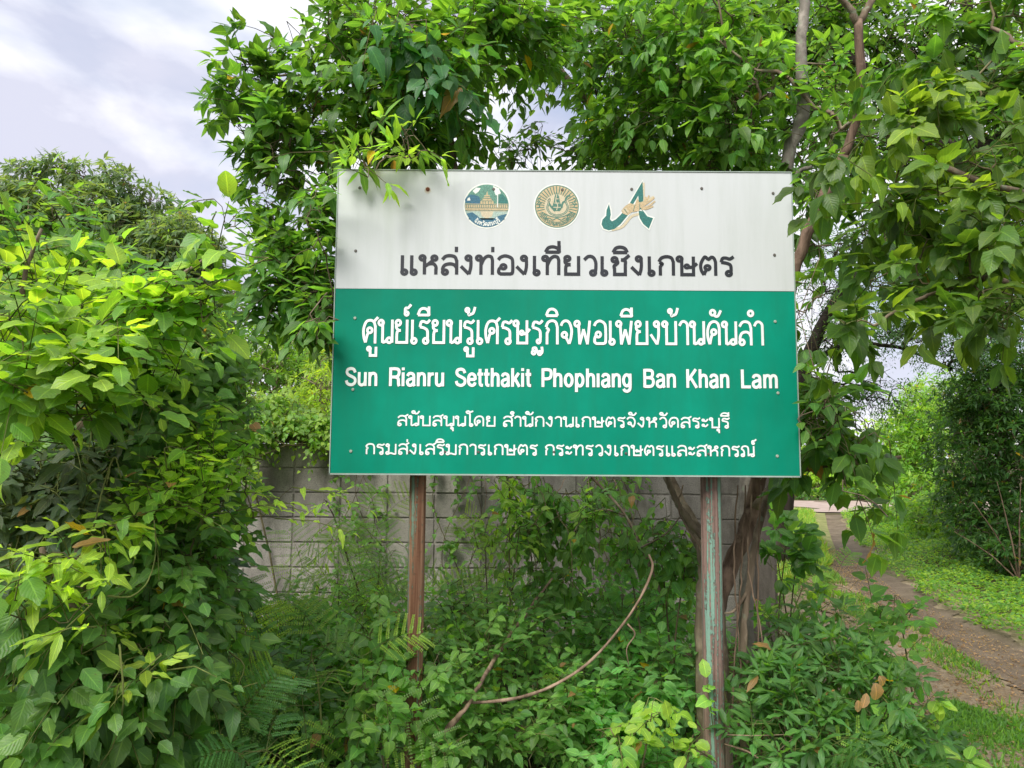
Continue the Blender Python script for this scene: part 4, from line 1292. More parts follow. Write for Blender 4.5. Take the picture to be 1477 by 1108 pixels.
# ---- background ------------------------------------------------------------
p = Plant('background_tree', 'tall tree with haze painted into its drooping leaf tufts at the upper left behind the shrubs', 'tree', gpt(120, 17), near=0, lod='xlo', mat='leaf_far')
tb = np.array(gpt(120, 17))
p.trunk([tb, tb + (0.2, 0, 2.5), tb + (-.2, .2, 5), tb + (0.1, 0, 6.6)], .22, .06)
P, D = blobs([(60, 312, 62, 50, 17, 1.3, 440), (145, 308, 50, 42, 17, 1.3, 380), (200, 340, 46, 44, 17, 1.2, 340), (20, 310, 50, 60, 17, 1.2, 280), (82, 240, 18, 16, 17, .5, 50), (35, 245, 22, 14, 17, .5, 40), (120, 250, 18, 16, 17, .5, 40), (160, 250, 16, 18, 17, .5, 40), (190, 268, 16, 14, 17, .5, 34), (222, 285, 18, 16, 17, .5, 36), (258, 312, 20, 16, 17, .5, 36), (300, 355, 20, 20, 17, .5, 40),
              (262, 360, 50, 55, 16.5, 1.1, 480), (215, 400, 90, 70, 17, 1.5, 700), (280, 430, 55, 55, 16.5, 1, 440), (300, 445, 35, 30, 16.5, .8, 100), (100, 400, 120, 90, 17.5, 1.5, 420)], shell=.42)
p.shoots(P, up_mix(D, .35), 'whorl', 8, .25, .25, 'lance', GRY * 1.0, .06, droop=.85, twig=False, lum=.3)  # pale tint stands in for haze in the air
p.grow(.006, .42, mat='bark', bias=2, maxr=.12); p.finish()

def bg_mass(name, label, base, bl, tint, leaf=.16, k=7, shape='ellip', young=.15, ycol=YEL, lum=.4, trunk=None, cat='bush', kind='whorl', droop=.4, group=None):
    p = Plant(name, label, cat, base, group, near=0, lod='xlo', mat='leaf_far')
    if trunk: p.trunk(*trunk)
    P, D = blobs(bl, shell=.45)
    P[:, 2] = np.maximum(P[:, 2], 0.05)
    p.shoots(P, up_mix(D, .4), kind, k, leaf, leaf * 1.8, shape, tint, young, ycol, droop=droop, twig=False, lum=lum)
    p.grow(.004, .42, mat='bark', bias=2, maxr=.08)
    return p.finish()

bg_mass('background_bush', 'feathery yellow green bush beyond the wall, left of the sign', gpt(400, 11),
        [(395, 530, 60, 62, 11, .9, 330), (445, 560, 60, 70, 11.5, .9, 320), (350, 505, 50, 48, 11, .9, 200), (330, 560, 60, 70, 11, .9, 220)], LIT * .95, .12, 9, 'lance', .25)
bg_mass('background_bush', 'yellow green bush low over the wall top beside the sign edge', gpt(440, 9),
        [(430, 595, 70, 30, 9, .6, 200), (470, 560, 40, 55, 9, .6, 150), (500, 600, 40, 40, 9, .6, 90)], YEL * .8, .09, 9, 'lance', .3)
bg_mass('background_tree', 'small olive tree seen between the shrubs and the sign edge', gpt(460, 14),
        [(450, 505, 60, 55, 14, 1, 300), (500, 540, 50, 80, 14, 1, 200), (520, 640, 80, 60, 14, 1, 160)], GRY * 1.2, .15, 8, 'ellip', .2, cat='tree')
# behind the sign and above the wall, closing the view under the crown
bg_mass('background_bush', 'dark thicket beyond the wall, showing low behind the sign', gpt(800, 10),
        [(600, 600, 150, 90, 10, 1, 300), (850, 600, 180, 90, 10, 1, 400), (1060, 560, 120, 110, 11, 1, 300)], MID, .16, 7)
# far side of the road
far_specs = [(1140, 690, 60, 40, 27, 1.5, 260), (1225, 680, 50, 45, 27, 1.5, 260), (1290, 660, 45, 60, 26, 1.5, 300), (1185, 650, 60, 40, 28, 1.5, 260), (1080, 670, 60, 50, 28, 1.5, 160)]
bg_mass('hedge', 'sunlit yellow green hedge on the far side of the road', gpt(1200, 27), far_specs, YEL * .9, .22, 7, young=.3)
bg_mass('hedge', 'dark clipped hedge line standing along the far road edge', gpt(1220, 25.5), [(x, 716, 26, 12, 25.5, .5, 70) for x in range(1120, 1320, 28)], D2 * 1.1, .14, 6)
bt = np.array(gpt(1335, 17))
bg_mass('background_tree', 'sunlit pale green tree beyond the path, beneath the sky gap', tuple(bt),
        [(1325, 605, 42, 48, 17, 1.1, 330), (1345, 640, 55, 60, 16.5, 1.2, 360), (1300, 660, 35, 50, 17, 1.0, 240), (1355, 575, 40, 35, 17.5, 1, 200), (1400, 600, 50, 60, 18, 1, 220), (1320, 710, 50, 34, 16, 1, 220)], LIT * 1.05, .17, 8, 'lance', .3,
        trunk=([bt, bt + (.1, 0, 1.2), bt + (0, .1, 2.6)], .12, .05), cat='tree')
bt = np.array(gpt(1440, 10.5))
bg_mass('background_tree', 'dense dark tree on the right edge beyond the green verge', tuple(bt),
        [(1420, 650, 62, 80, 10.5, .9, 520), (1470, 620, 70, 90, 10.5, .9, 480), (1440, 760, 70, 60, 10, .8, 420), (1480, 800, 60, 50, 9.3, .6, 260), (1395, 720, 35, 55, 10.5, .7, 200), (1540, 700, 90, 120, 10, 1, 300), (1435, 560, 60, 50, 10.5, .8, 340), (1480, 520, 60, 60, 10.5, .8, 340), (1410, 590, 50, 60, 10.8, .8, 300), (1550, 420, 90, 120, 10, 1, 260)], D2 * .95, .11, 9, 'lance', .05, LIT,
        trunk=([bt, bt + (.05, 0, 1.0), bt + (.2, .1, 2.4)], .11, .05), cat='tree')
bg_mass('verge_bush', 'low bright bush spilling onto the verge under the dark tree', gpt(1360, 13.5),
        [(1355, 745, 40, 30, 13, .7, 200), (1320, 735, 34, 22, 14, .7, 140), (1395, 765, 34, 24, 12, .5, 130)], LIT, .10, 7, 'ellip', .3)
# thin stems under the dark tree
p = Plant('sapling', 'thin bare branching stems under the dark tree on the right', 'sapling', gpt(1465, 8.6), near=0)
o_ = G(1470, 840)
for dx, h in ((-.5, .95), (-.2, 1.2), (.1, 1.25), (-.75, .6)):
    p.trunk([o_, o_ + (dx * .4, 0, h * .5), o_ + (dx, 0, h)], .012, .004, 'dry', 'stem', 5)
p.finish()

# feathery acacia behind, seen as a net of twigs against the sky
at = np.array(gpt(1165, 10))
p = Plant('acacia_tree', 'fine leaved thorn tree whose dark twigs net the bright sky right of the sign', 'tree', tuple(at), near=0, lod='xlo', mat='leaf_far')
p.trunk([W(1120, 690, 10) * (1, 1, 0), W(1135, 640, 10), W(1150, 560, 10), W(1185, 470, 10), W(1225, 405, 10), W(1275, 340, 10)], .15, .04, 'bark_dark')
p.trunk([W(1160, 530, 10), W(1215, 500, 10.2), W(1290, 500, 10.4), W(1370, 530, 10.6)], .05, .012, 'bark_dark', 'limb')
p.trunk([W(1175, 490, 10), W(1230, 400, 10.5), W(1330, 385, 11), W(1430, 400, 11)], .05, .012, 'bark_dark', 'limb')
P, D = blobs([(1215, 420, 70, 70, 10, 1, 260), (1200, 500, 50, 50, 10, 1, 170), (1300, 470, 80, 50, 10.5, 1, 420), (1400, 500, 80, 45, 10.5, 1, 520), (1250, 570, 60, 50, 10, 1, 200), (1190, 600, 50, 60, 10, 1, 260), (1320, 400, 90, 45, 11, 1, 380), (1450, 440, 60, 60, 11, 1, 300), (1180, 380, 40, 40, 10, 1, 90), (1240, 340, 80, 50, 11, 1, 200)], shell=.6)
p.shoots(P, D, 'pin', 9, .055, .22, 'lance', D2 * 1.0, .06, MID, droop=.5, twig=False, lum=.4)
p.grow(.0035, .42, mat='bark_dark', wig=.09, maxr=.06); p.finish()

# deep canopy fill at the upper right
ct = np.array(gpt(1560, 8))
p = Plant('canopy_tree', 'broad shady tree leaning in from the right with thick dark limbs', 'tree', tuple(ct), near=0, lod='xlo', mat='leaf_mass')
p.trunk([ct, W(1560, 560, 8), W(1530, 330, 7.6), W(1477, 205, 7.2), W(1410, 215, 6.9), W(1330, 205, 6.8)], .2, .06, 'bark_dark', n=30)
p.trunk([W(1500, 240, 7.4), W(1440, 165, 7.2), W(1400, 40, 7), W(1380, -120, 7)], .1, .04, 'bark_dark', 'limb')
p.trunk([W(1380, 215, 6.9), W(1300, 130, 6.8), W(1180, 60, 6.8), W(1040, 0, 6.9)], .06, .02, 'bark_dark', 'limb')
P, D = blobs([(1330, 80, 150, 110, 7.2, 1, 470), (1430, 130, 110, 130, 7, 1, 460), (1180, 60, 130, 90, 7.3, 1, 520), (1060, 60, 130, 90, 7.3, 1, 520), (930, 60, 110, 80, 7.5, 1, 330), (1030, 190, 120, 60, 7.6, 1, 330), (900, 190, 60, 50, 7.8, .8, 120), (1420, 280, 110, 80, 7.5, 1, 420), (1270, 220, 90, 70, 7.6, 1, 190), (1400, 360, 100, 40, 8, 1, 170), (1300, 310, 60, 30, 7.6, 1, 50), (1150, 180, 90, 80, 7.6, 1, 150),
              (1250, -130, 260, 90, 6.5, 1.4, 200), (1430, 440, 80, 36, 8, .8, 170), (1340, 400, 60, 30, 8, .8, 60), (1560, 250, 90, 250, 6.5, 1.2, 220)], shell=.6)
p.shoots(P, up_mix(D, .2), 'alt', 8, .09, .25, 'ellip', MID * .8, .22, LIT * 1.35, droop=.4, twig=False, lum=.4)
p.grow(.0045, .42, mat='bark_dark', wig=.15, maxr=.08); p.finish()

# ---- the tree growing up behind the sign ------------------------------------
tb = W(1030, 1108, 3.45); tb[2] = 0
p = Plant('tree', 'multi stemmed tree behind the sign whose leafy crown fills the top of the view', 'tree', tuple(tb), near=300, lod='lo')
YT = 3.45
low = [tb, W(1030, 1108, YT), W(1027, 950, YT), W(1024, 860, YT)]
p.trunk(low + [W(1022, 820, YT), W(1016, 790, YT)], .092, .036, 'bark', n=18, sides=14)
p.trunk([W(1030, 890, YT), W(1052, 825, 3.47), W(1075, 770, 3.5), W(1092, 705, 3.55), W(1110, 600, 3.6), W(1128, 470, 3.6), W(1148, 385, 3.55), W(1180, 300, 3.5), W(1217, 225, 3.5)], .040, .024, 'bark_red', 'limb', n=34)
p.trunk([W(1217, 226, 3.5), W(1238, 160, 3.5), W(1241, 95, 3.5), W(1238, 30, 3.5)], .023, .02, 'bark_red', 'limb', n=16)
p.trunk([W(1238, 34, 3.5), W(1222, 8, 3.48), W(1195, -20, 3.45), W(1150, -110, 3.4)], .018, .012, 'bark', 'limb')
p.trunk([W(1238, 34, 3.5), W(1256, 5, 3.5), W(1275, -40, 3.5), W(1300, -140, 3.5)], .018, .012, 'bark', 'limb')
p.trunk([W(1020, 850, YT), W(1015, 800, YT), W(1000, 760, 3.5), W(975, 710, 3.6), W(920, 600, 3.8), W(820, 430, 4.0), W(700, 330, 4.0), W(655, 235, 4.0), W(648, 150, 3.9), W(655, 60, 3.85), W(690, -60, 3.8)], .034, .014, 'bark', 'limb', n=44)
p.trunk([W(1085, 735, 3.52), W(1130, 690, 3.45), W(1185, 670, 3.3), W(1240, 665, 3.2), W(1300, 659, 3.15)], .02, .008, 'bark', 'limb', n=16)
p.trunk([W(940, 640, 3.75), W(960, 400, 4.6), W(900, 240, 5), W(858, 165, 5), W(822, 118, 5), W(790, 70, 5), W(740, -20, 5)], .036, .015, 'bark', 'limb', n=30)
p.trunk([W(870, 185, 5), W(840, 130, 4.95), W(815, 80, 4.9)], .016, .008, 'bark', 'limb')
p.trunk([W(660, 250, 4), W(560, 190, 3.8), W(470, 150, 3.6), W(420, 110, 3.5), W(390, 80, 3.5)], .014, .005, 'bark', 'limb', n=16)
p.trunk([W(690, 320, 4), W(560, 300, 3.7), W(470, 330, 3.5), W(420, 400, 3.4)], .014, .005, 'bark', 'limb', n=16)
# left cluster against the sky: rosettes of pointed leaves
P, D = blobs([(400, 195, 75, 52, 3.5, .35, 70), (360, 150, 45, 30, 3.5, .2, 24), (440, 150, 45, 45, 3.5, .3, 24), (400, 240, 60, 40, 3.45, .3, 30), (350, 80, 40, 40, 3.4, .15, 8), (400, 60, 34, 34, 3.4, .12, 8), (390, 115, 40, 25, 3.4, .15, 9)], shell=.55)
p.shoots(P, up_mix(D, .5), 'whorl', 8, .092, .16, 'ovate', MID * .95, .12, LIT * 1.2, droop=.35)
P, D = blobs([(435, 400, 62, 70, 3.3, .3, 78), (415, 350, 45, 30, 3.3, .25, 24), (385, 420, 35, 40, 3.3, .2, 18), (450, 450, 40, 30, 3.3, .25, 20), (470, 300, 28, 40, 3.3, .2, 24), (345, 290, 45, 12, 3.3, .1, 7), (385, 310, 40, 25, 3.3, .15, 8), (465, 440, 30, 40, 3.05, .1, 16)], shell=.5)
p.shoots(P, up_mix(D, .25), 'alt', 7, .10, .22, 'lance', MID * 1.0, .15, LIT * 1.25, droop=.45)
p.shoots(P[::2], up_mix(D[::2], .25), 'alt', 6, .105, .2, 'ovate', MID * .9, .1, LIT * 1.25, droop=.5)
# middle crown
P, D = blobs([(560, 60, 110, 70, 3.5, .45, 80), (620, 110, 110, 80, 3.4, .45, 80), (520, 120, 60, 60, 3.5, .4, 40), (490, 25, 45, 40, 3.5, .2, 22), (470, 95, 25, 30, 3.5, .2, 8), (700, 30, 130, 60, 3.6, .45, 110), (700, 60, 260, 60, 4.6, .5, 110), (560, 120, 130, 110, 4.4, .5, 60), (600, 210, 70, 40, 3.7, .3, 44), (670, 180, 40, 50, 3.9, .3, 26), (540, 190, 70, 40, 3.8, .3, 36), (770, 45, 60, 40, 3.8, .4, 34), (500, 210, 40, 30, 3.4, .2, 16)], shell=.55)
p.shoots(P, up_mix(D, .2), 'alt', 7, .10, .24, 'ovate', MID * .95, .16, LIT * 1.35, droop=.5)
P, D = blobs([(640, 110, 60, 60, 3.15, .15, 16), (580, 60, 60, 40, 3.1, .2, 12)], shell=.5)
p.shoots(P, cam_mix(P, D, .3), 'alt', 6, .125, .2, 'ovate', BLU * 1.05, .1, LIT, droop=.9)
P, D = blobs([(520, 232, 40, 8, 2.80, .02, 6), (595, 226, 30, 10, 2.78, .02, 6), (545, 215, 50, 16, 3.0, .1, 10)], shell=.7)
p.shoots(P, cam_mix(P, D, .2), 'whorl', 6, .095, .1, 'lance', LIT * 1.1, .5, YEL, droop=.3)
# airy twigs in the sky gap over the sign
P, D = blobs([(770, 200, 60, 35, 5, .5, 14), (850, 215, 60, 35, 5, .5, 40), (740, 230, 50, 16, 5, .4, 20), (820, 50, 60, 40, 5, .5, 30), (800, 130, 60, 40, 5, .4, 4)], shell=.7)
p.shoots(P, D, 'alt', 6, .08, .3, 'ovate', MID * .75, .05, LIT, droop=.6)
# right middle crown, light showing through
P, D = blobs([(900, 60, 110, 70, 4.4, .6, 88), (1000, 60, 110, 80, 4.2, .6, 88), (960, 150, 110, 70, 4.4, .6, 88), (1060, 160, 80, 80, 4.2, .5, 64), (900, 210, 80, 40, 4.6, .5, 60), (1085, 90, 40, 90, 4.3, .3, 40), (1020, 225, 90, 30, 4.4, .4, 44), (1200, 130, 50, 90, 4.5, .3, 44), (860, 130, 40, 40, 4.6, .3, 8),
              (900, -90, 200, 60, 4.2, .8, 60), (560, -90, 140, 60, 4, .6, 40)], shell=.6)
p.shoots(P, up_mix(D, .15), 'tri', 9, .092, .26, 'ovate', MID * 1.05, .22, LIT * 1.35, droop=.5)
# right of the sign
P, D = blobs([(1180, 570, 30, 50, 3.4, .2, 26), (1205, 600, 50, 36, 3.2, .25, 22), (1165, 620, 26, 40, 3.3, .2, 16), (1235, 645, 36, 26, 3.1, .15, 12), (1240, 715, 30, 20, 2.8, .08, 4), (1160, 440, 20, 60, 3.5, .2, 10)], shell=.55)
p.shoots(P, up_mix(D, -.1), 'tri', 6, .10, .2, 'ovate', MID * .85, .1, LIT * 1.2, droop=.8)
P, D = blobs([(1182, 560, 6, 22, 2.80, .02, 4), (1166, 290, 4, 14, 2.82, .02, 2), (462, 320, 4, 44, 2.80, .02, 6), (462, 465, 4, 20, 2.80, .02, 5)], shell=.7)
p.shoots(P, D, 'alt', 5, .07, .09, 'ovate', MID, .2, LIT, droop=.8, back=.2)
P, D = blobs([(1250, 350, 90, 60, 3.7, .4, 30), (1200, 200, 60, 60, 3.8, .4, 34), (1180, 300, 30, 50, 3.8, .3, 14)], shell=.6)
p.shoots(P, D, 'tri', 6, .10, .2, 'ovate', MID * .8, .1, LIT, droop=.6)
p.grow(.0017, .42, mat='bark', wig=.12, maxr=.022, bias=.5); p.finish('twig')

# pale straight stem further back
sb = np.array(gpt(1070, 3.9))
p = Plant('tree', 'slender pale grey stemmed tree rising straight behind the top right sign corner', 'tree', tuple(sb), near=120)
p.trunk([sb, W(1078, 700, 3.9), W(1100, 450, 3.9), W(1128, 290, 3.9), W(1140, 215, 3.9), W(1158, 160, 3.9), W(1155, 80, 3.9), W(1160, -10, 3.9), W(1165, -160, 3.9)], .040, .028, 'bark_grey', n=50)
p.trunk([W(1129, 285, 3.9), W(1150, 250, 3.85), W(1170, 240, 3.8)], .02, .008, 'bark_grey', 'limb')
P, D = blobs([(1100, 0, 100, 60, 4.8, .5, 30), (1170, 260, 40, 40, 5, .3, 12), (1210, 20, 90, 60, 4.9, .5, 30), (1090, 250, 60, 30, 5.2, .4, 20)], shell=.7)
p.shoots(P, D, 'alt', 7, .10, .25, 'ellip', MID * .8, .1, LIT, droop=.6)
p.grow(.0016, .42, mat='bark', maxr=.02); p.finish('twig')

# bright foreground boughs reaching in from the right
fb = np.array([2.9, 2.9, 0.0])
p = Plant('tree', 'near tree reaching in from the right edge with big bright serrated leaves', 'tree', tuple(fb), near=300)
p.trunk([fb, fb + (0, 0, 1.2), W(1640, 480, 2.7), W(1600, 350, 2.6)], .06, .03)
p.trunk([W(1610, 400, 2.6), W(1520, 300, 2.5), W(1420, 265, 2.4), W(1330, 225, 2.4), W(1270, 190, 2.4)], .018, .005, 'bark', 'limb')
p.trunk([W(1620, 440, 2.6), W(1520, 430, 2.4), W(1430, 400, 2.3), W(1330, 430, 2.3), W(1260, 470, 2.3)], .016, .004, 'bark', 'limb')
p.trunk([W(1610, 380, 2.6), W(1560, 200, 2.6), W(1500, 90, 2.7), W(1430, 40, 2.8)], .02, .007, 'bark', 'limb')
P, D = blobs([(1310, 180, 70, 36, 2.4, .15, 14), (1340, 140, 60, 30, 2.5, .15, 9), (1400, 250, 70, 50, 2.5, .2, 20), (1290, 300, 60, 36, 2.4, .15, 10), (1345, 300, 50, 30, 2.3, .15, 9), (1430, 320, 50, 36, 2.2, .12, 10), (1230, 470, 36, 30, 2.3, .1, 6), (1290, 400, 50, 40, 2.4, .15, 9), (1380, 420, 60, 40, 2.3, .15, 12), (1440, 440, 50, 40, 2.1, .12, 9), (1210, 230, 40, 20, 2.4, .1, 5), (1470, 210, 40, 60, 2.6, .2, 12)], shell=.6)
p.shoots(P, cam_mix(P, D, .15, .1), 'tri', 9, .086, .18, 'ovate', LIT * .5, .22, YEL * .85, droop=.55, face=.5)
P, D = blobs([(1420, 120, 90, 70, 2.9, .3, 30), (1330, 60, 90, 50, 3.1, .3, 22), (1460, 20, 60, 40, 2.9, .3, 12), (1450, 360, 60, 40, 2.6, .2, 14), (1360, 360, 60, 40, 2.8, .2, 12), (1380, 220, 70, 50, 3, .2, 16), (1560, 250, 80, 200, 2.6, .3, 40)], shell=.6)
p.shoots(P, D, 'tri', 9, .088, .2, 'ovate', MID * .75, .12, LIT, droop=.6)
p.grow(.0015, .42, mat='twig', maxr=.015); p.finish('twig_green')

# ---- left hedge --------------------------------------------------------------
p = Plant('shrub', 'tall shrub at the left edge carrying large rounded paired leaves', 'shrub', gpt(100, 2.6), near=300)
p.trunk([gpt(100, 2.6), W(110, 900, 2.6), W(120, 640, 2.6), W(100, 480, 2.6)], .03, .012)
p.trunk([W(115, 700, 2.6), W(190, 560, 2.5), W(240, 430, 2.4), W(300, 370, 2.3)], .014, .005, 'bark', 'limb')
p.trunk([W(112, 640, 2.6), W(50, 520, 2.3), W(30, 420, 2.2), W(60, 330, 2.2)], .014, .005, 'bark', 'limb')
P, D = blobs([(55, 450, 75, 60, 2.0, .25, 24), (150, 480, 70, 60, 1.95, .2, 22), (200, 440, 60, 34, 2.1, .2, 14), (250, 420, 44, 30, 2.1, .15, 9), (295, 350, 26, 14, 2.1, .08, 3), (305, 390, 20, 14, 2.1, .06, 2), (120, 540, 80, 50, 1.9, .2, 16), (60, 385, 60, 30, 2.3, .2, 12), (130, 400, 60, 26, 2.6, .2, 12), (15, 540, 40, 60, 1.8, .15, 10), (290, 440, 26, 20, 2.1, .1, 4)], shell=.6)
p.shoots(P, cam_mix(P, D, .1, .35), 'pin', 7, .078, .24, 'ellip', LIT * .95, .4, YEL * 1.05, droop=.3, face=.45)
P, D = blobs([(60, 370, 70, 50, 3, .3, 60), (120, 385, 70, 40, 3.1, .3, 46), (200, 440, 56, 30, 3, .3, 30), (15, 345, 40, 36, 3, .3, 20), (240, 420, 36, 20, 2.9, .2, 14), (60, 310, 50, 16, 3.1, .2, 12), (265, 455, 36, 30, 2.9, .3, 20), (120, 440, 120, 80, 2.9, .3, 100), (220, 470, 60, 50, 2.8, .3, 44)], shell=.5)
p.shoots(P, up_mix(D, .5), 'alt', 7, .085, .2, 'ovate', MID * 1.1, .25, LIT * 1.2, droop=.4, face=.5)
P, D = blobs([(60, 600, 60, 40, 2.0, .12, 6), (90, 580, 40, 30, 2.0, .1, 4)], shell=.6)
p.shoots(P, cam_mix(P, D, .1, .1), 'whorl', 6, .09, .14, 'ellip', LIT * .85, .25, YEL, droop=.25, face=.4)
p.grow(.0015, .42, mat='twig', maxr=.015); p.finish()

p = Plant('climbing_vine', 'mound of heart shaped vine leaves high up between shrub and block wall', 'vine', gpt(270, 2.9), near=300)
P, D = blobs([(255, 560, 65, 55, 2.7, .3, 84), (295, 590, 30, 60, 2.7, .25, 44), (215, 600, 60, 60, 2.7, .3, 60), (290, 500, 50, 36, 2.8, .25, 34), (240, 510, 50, 36, 2.7, .25, 28), (312, 560, 20, 40, 2.8, .2, 16), (215, 660, 80, 50, 2.8, .25, 60), (140, 640, 90, 60, 2.7, .25, 60)], shell=.42)
p.shoots(P, cam_mix(P, D, .3, -.1), 'alt', 6, .07, .2, 'heart', MID * .9, .18, LIT * 1.2, droop=.6, face=.75, up=.5)
P, D = blobs([(270, 480, 50, 26, 2.55, .1, 12), (300, 620, 50, 30, 2.4, .1, 14), (240, 530, 50, 20, 2.4, .1, 8)], shell=.6)
p.shoots(P, cam_mix(P, D, .2, .2), 'alt', 6, .07, .2, 'ellip', LIT, .6, YEL, droop=.35, face=.5)
p.grow(.0011, .40, mat='twig', maxr=.008); p.finish()

p = Plant('climbing_vine', 'tangled vine crowned with yellow green young tips left of the wall', 'vine', gpt(300, 2.6), near=300)
P, D = blobs([(280, 690, 60, 24, 2.3, .2, 24), (240, 720, 60, 26, 2.2, .2, 20), (325, 700, 30, 18, 2.4, .15, 10), (320, 665, 30, 14, 2.4, .15, 7), (200, 740, 40, 20, 2.2, .15, 10)], shell=.7)
p.shoots(P, cam_mix(P, D, .1, .5), 'alt', 7, .052, .2, 'ellip', LIT * 1.15, .8, YEL * 1.15, droop=.2, face=.4)
P, D = blobs([(255, 800, 90, 70, 2.35, .3, 90), (290, 750, 50, 40, 2.5, .25, 44), (305, 850, 40, 60, 2.5, .25, 36), (200, 780, 60, 50, 2.25, .25, 40), (250, 870, 90, 50, 2.3, .25, 56)], shell=.42)
p.shoots(P, cam_mix(P, D, .35, 0), 'alt', 6, .062, .18, 'ovate', MID, .16, LIT, droop=.55, face=.7, up=.55)
P, D = blobs([(395, 715, 30, 8, 2.4, .08, 4), (440, 728, 20, 8, 2.4, .05, 2)], shell=.7)
p.shoots(P, np.tile([1, -.1, .15], (len(P), 1)) + rnd(len(P), 3) * .2, 'alt', 6, .062, .2, 'lance', YEL, .8, YEL * 1.1, droop=.5, face=.5)
p.grow(.0011, .40, mat='twig', maxr=.008); p.finish()

p = Plant('shrub', 'leafy shrub in the lower left corner with long drooping leaves and pale new tips', 'shrub', gpt(90, 2.2), near=300)
p.trunk([gpt(90, 2.2), W(95, 1100, 2.2), W(110, 900, 2.1), W(60, 790, 2.0)], .02, .007)
P, D = blobs([(90, 900, 110, 70, 2.05, .25, 56), (40, 1010, 70, 80, 1.95, .2, 34), (150, 1000, 90, 80, 2.0, .25, 50), (240, 970, 70, 60, 2.1, .2, 36), (200, 1080, 110, 40, 2.1, .2, 36), (280, 900, 50, 50, 2.3, .2, 22), (80, 1090, 100, 40, 2.0, .2, 26), (30, 880, 50, 60, 1.9, .15, 16)], shell=.42)
p.shoots(P, cam_mix(P, D, .3, -.15), 'alt', 6, .088, .2, 'ovate', MID * .9, .1, LIT, droop=.85, face=.8, up=.45)
P, D = blobs([(60, 810, 50, 26, 1.85, .1, 6), (40, 850, 40, 30, 1.85, .1, 4), (90, 860, 40, 30, 1.85, .1, 4), (160, 775, 50, 16, 2.0, .1, 6), (130, 930, 40, 30, 1.9, .1, 2), (210, 965, 50, 20, 1.9, .1, 2)], shell=.6)
p.shoots(P, cam_mix(P, D, .2, .15), 'alt', 6, .085, .16, 'lance', YEL * .9, .8, YEL * 1.15, droop=.5, face=.6)
p.grow(.0014, .42, mat='twig', maxr=.012); p.finish()

p = Plant('shrub', 'shaded grey green shrub at the left edge, midway up the hedge', 'shrub', gpt(60, 2.4), near=200)
P, D = blobs([(50, 690, 70, 50, 2.3, .25, 50), (130, 720, 60, 40, 2.3, .25, 36), (30, 750, 50, 36, 2.2, .2, 24), (100, 660, 80, 40, 2.4, .2, 36)], shell=.45)
p.shoots(P, cam_mix(P, D, .4, .1), 'alt', 6, .088, .2, 'lance', GRY * .6, .05, LIT, droop=.5, face=.7)
p.grow(.0014, .42, mat='twig', maxr=.012); p.finish()

# leafy depth behind the hedge
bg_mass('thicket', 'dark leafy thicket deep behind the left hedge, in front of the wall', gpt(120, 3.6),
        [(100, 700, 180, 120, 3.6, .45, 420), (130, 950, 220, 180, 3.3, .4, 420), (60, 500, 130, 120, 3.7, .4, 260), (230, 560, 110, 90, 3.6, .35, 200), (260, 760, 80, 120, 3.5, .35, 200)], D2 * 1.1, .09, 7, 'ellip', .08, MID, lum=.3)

# creeper over the wall top
p = Plant('creeper', 'small leaved creeper draped over the wall coping beside the sign', 'vine', (W(420, 640, 5.9)[0], 5.95, 0), near=300)
P, D = blobs([(430, 608, 60, 12, 6.0, .2, 70), (375, 625, 24, 34, 5.9, .15, 36), (350, 650, 24, 50, 5.8, .2, 40), (480, 608, 40, 12, 6.0, .2, 30), (462, 640, 10, 26, 5.95, .05, 12), (400, 580, 50, 20, 6.3, .3, 60), (350, 590, 50, 40, 6, .3, 60)], shell=.6)
P[:, 1] = np.minimum(P[:, 1], 6.4)
p.shoots(P, cam_mix(P, D, .3, -.3), 'alt', 7, .055, .22, 'heart', LIT * .9, .35, YEL, droop=.7, face=.6)
p.grow(.0013, .4, mat='twig', maxr=.008); p.finish()
for q, (x0, n_) in enumerate(((660, 12), (900, 14), (520, 16))):
    p = Plant('creeper', ['thin vine climbing the blocks just right of the left post', 'wiry vine climbing the blocks left of the right post', 'leafy vine climbing the wall just left of the left post'][q], 'vine', (W(x0, 700, 6.05)[0], 6.05, 0), near=100)
    xs = W(x0, 700, 6.05)[0]
    for j in range(3):
        zz = np.linspace(0, 1.6, 14)
        p.trunk([(xs + .12 * math.sin(z * 4 + j * 2 + q) + (j - 1) * .08, 6.07 - .03 * rng.random(), z) for z in zz], .005, .002, 'twig', 'stem', 5, 0)
    P = np.column_stack([xs + rnd(n_ * 3) * .22, 6.04 - .05 * rng.random(n_ * 3), .4 + 1.2 * rng.random(n_ * 3)])
    p.shoots(P, cam_mix(P, rnd(len(P), 3), .5, 0), 'alt', 5, .055, .12, 'heart', MID, .15, LIT, droop=.6, face=.8)
    p.finish()

# ---- undergrowth in front of the wall -----------------------------------------
def herb(name, label, cat, px, Y, bl, kind, k, leaf, ln, shape, tint, young=.15, ycol=LIT * 1.2, droop=.4, face=.5, near=300, up=.4, stems=3, group=None, lod='lo', camf=.2):
    p = Plant(name, label, cat, gpt(px, Y), group, near=near, lod=lod)
    for j in range(stems):
        b0 = np.array(gpt(px + rnd(1)[0] * 25, Y)); top = W(bl[j % len(bl)][0], bl[j % len(bl)][1], bl[j % len(bl)][4])
        p.trunk([b0, (b0 + top) / 2 + rnd(3) * .04, top], .007, .0025, 'twig', 'stem', 6, 0)
    P, D = blobs(bl, shell=.5)
    P[:, 2] = np.maximum(P[:, 2], .04)
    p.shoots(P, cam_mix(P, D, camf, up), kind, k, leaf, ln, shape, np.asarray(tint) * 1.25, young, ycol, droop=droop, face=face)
    p.grow(.0012, .42, mat='twig', maxr=.008)
    return p

